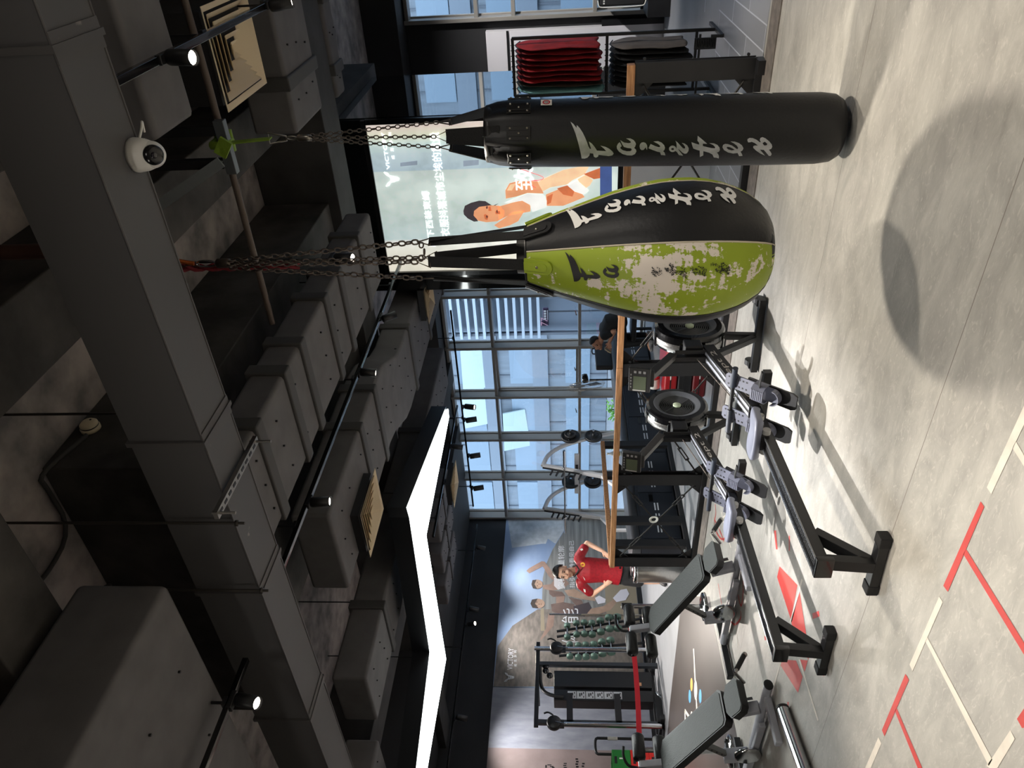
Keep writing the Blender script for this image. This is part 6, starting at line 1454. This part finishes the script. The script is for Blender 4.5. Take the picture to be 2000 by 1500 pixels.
# man in black seated by the windows, bent over a phone
YM = 10.9; g2 = OY(1225, 625, YM); seat = thing('low_bench', 'low black bench under the seated person by the windows', 'bench', (g2.x, YM, 0))
MB().span((-.30,-.22,.30),(.30,.22,.38)).build('seat_top', PADSIDE, seat, bevel=.02)
for sx in (-.28,.24):
    for sy in (-.17,.17): MB().bar((sx,sy,0),(sx,sy,.31),.04,.04).build('leg', BLK, seat)
m2 = thing('person', 'seated person in black bending over a phone by the windows', 'person', (g2.x, YM, .0)); O2 = V((g2.x, YM, 0))
Q = lambda x, y, dy=0.0: OY(x, y, YM+dy)-O2
lf_ = -V((1,0,0)); hp = V((0,0,.58)); shd = Q(1180,646); nk2 = Q(1175,657); hc2 = Q(1166,671,-.02)
hup2 = (Q(1157,664)-Q(1175,678)).normalized(); hf2 = (V((-.62,-.60,-.5))); hf2 = (hf2-hup2*hf2.dot(hup2)).normalized(); hrt2 = hf2.cross(hup2).normalized()
b_ = MB(); head(b_, hc2, hup2, hf2, hrt2, 1.0); limb(b_, [hc2-hup2*.05-hf2*.02, nk2, shd.lerp(nk2,.5)], [.055,.058,.065])
etube(b_, [shd+V((0,0,.03)), shd.lerp(hp,.25), shd.lerp(hp,.6)+V((.05,0,.05)), hp+V((.02,0,.02)), hp+V((0,0,-.06))], [(.15,.085),(.19,.115),(.165,.12),(.165,.12),(.16,.11)], (0,1,0))
arms = []
for s, el_, wr in ((-1, Q(1199,647,-.20), Q(1190,668,-.16)), (1, Q(1197,652,.14), Q(1189,672,.04))):
    a = shd+V((0,.17*s,-.0)); limb(b_, [a, el_, wr], [.055,.043,.029]); arms.append((a, el_)); hand(b_, wr, wr+V((-.14,0,-.01)), (0,-.3*s,.9), (0,-s,0), 1.0)
ft = []
for s in (-1, 1):
    h_ = hp+V((-.02,.09*s,-.02)); kn = V((-.42,.11*s,.50)); an = V((-.34,.11*s-.05,.09)); limb(b_, [h_, kn, an], [.082,.058,.04]); ft.append((h_, kn, an)); limb(b_, [an, an+V((-.14,-.02,-.045))], [.036,.028])
voxel(b_.build('body', SKIN2, m2), .0085, 3); face_parts(m2, hc2, hup2, hf2, hrt2, 1.0)
t_ = MB(); etube(t_, [shd+V((-.03,0,.05)), shd+V((.01,0,.0)), shd.lerp(hp,.25), shd.lerp(hp,.6)+V((.05,0,.05)), hp+V((.02,0,.0))], [(.12,.07),(.19,.105),(.205,.135),(.185,.14),(.185,.135)], (0,1,0))
for a, el_ in arms: limb(t_, [a.lerp(shd,.3), a, a.lerp(el_,.55)], [.085,.075,.068])
voxel(t_.build('shirt', BCLOTH, m2), .012, 3)
p_ = MB()
for h_, kn, an in ft: limb(p_, [h_, kn, kn.lerp(an,.9)], [.098,.07,.055])
limb(p_, [hp+V((0,-.09,-.02)), hp+V((0,.09,-.02))], [.12,.12]); voxel(p_.build('trousers', BCLOTH, m2), .012, 3)
for h_, kn, an in ft:
    e_ = MB(); etube(e_, [an+V((.07,.01,-.045)), an+V((0,0,-.03)), an+V((-.1,-.01,-.05)), an+V((-.19,-.02,-.06))], [(.034,.04),(.043,.055),(.045,.038),(.028,.024)], (0,1,0)); voxel(e_.build('shoe', mat('white_black_shoe', (150,150,150), .5, var=.7, vscale=12), m2), .012, 2)
ph = thing('phone', 'pale phone held in the hands of the seated person in black', 'phone', O2+Q(1187,684,-.06))
MB().box((0,0,0),(.02,.075,.14),rotm('Y',38)).build('phone_body', mat('phone_case', (206,190,160), .4), ph, bevel=.006); MB().box((.010,0,.008),(.004,.066,.125),rotm('Y',38)).build('phone_screen', BLKG, ph)
# ---------------------------------------------------------------- light from outside and the added fill panels
w = bpy.data.worlds.new('overcast_sky'); SC.world = w; w.use_nodes = True
bg = w.node_tree.nodes['Background']; bg.inputs[0].default_value = (.74,.87,1.0,1); bg.inputs[1].default_value = 3.8
for i, (a, b) in enumerate(((-12.3,-7.9),(-7.7,-3.4),(-1.9,4.4))):
    ld = bpy.data.lights.new('window_portal', 'AREA'); ld.shape = 'RECTANGLE'; ld.size = b-a; ld.size_y = 3.7; ld.cycles.is_portal = True
    lo = bpy.data.objects.new('window_portal', ld); COL.objects.link(lo); lo.location = ((a+b)/2, YB+.2, 1.9); lo.rotation_euler = (math.radians(-90), 0, 0)
def fill_light(loc, power, size, color, aim=(0,0,-1)):
    ld = bpy.data.lights.new('fill_area', 'AREA'); ld.energy = power; ld.size = size; ld.color = color
    lo = bpy.data.objects.new('fill_area', ld); COL.objects.link(lo); lo.location = loc; lo.rotation_euler = V(aim).to_track_quat('-Z','Y').to_euler(); return lo
# unseen fill panels added behind and beside the photographer to light the foreground
for (x, y), pw in (((.6,-1.2),50),((-3.0,-1.6),55),((3.0,2.0),60)):
    o = thing('fill_panel', 'added unseen warm fill panel behind the photographer', 'ceiling light', (x,y,3.6), group='added fill panels behind the camera')
    MB().box((0,0,.02),(.62,.62,.05)).build('frame', WHITE, o); MB().box((0,0,-.008),(.56,.56,.006)).build('diffuser', mat('fill_diffuser', (255,246,232), .5, emit=4.0), o)
    MB().cyl((0,0,.04),(0,0,ZC-3.6),.008).build('cable', BLK, o)
    fill_light((x,y,3.585), pw, .55, (1,.93,.84))
vs_ = SC.view_settings; SC.display_settings.display_device = 'sRGB'; vs_.view_transform = 'Standard'; vs_.look = 'None'; vs_.gamma = 1; vs_.use_curve_mapping = False; vs_.exposure = 0.45
SC.cycles.max_bounces = 8; SC.cycles.diffuse_bounces = 4; SC.cycles.glossy_bounces = 4; SC.cycles.transparent_max_bounces = 12
SC.cycles.sample_clamp_indirect = 6; SC.cycles.use_denoising = True; SC.cycles.caustics_reflective = False; SC.cycles.caustics_refractive = False
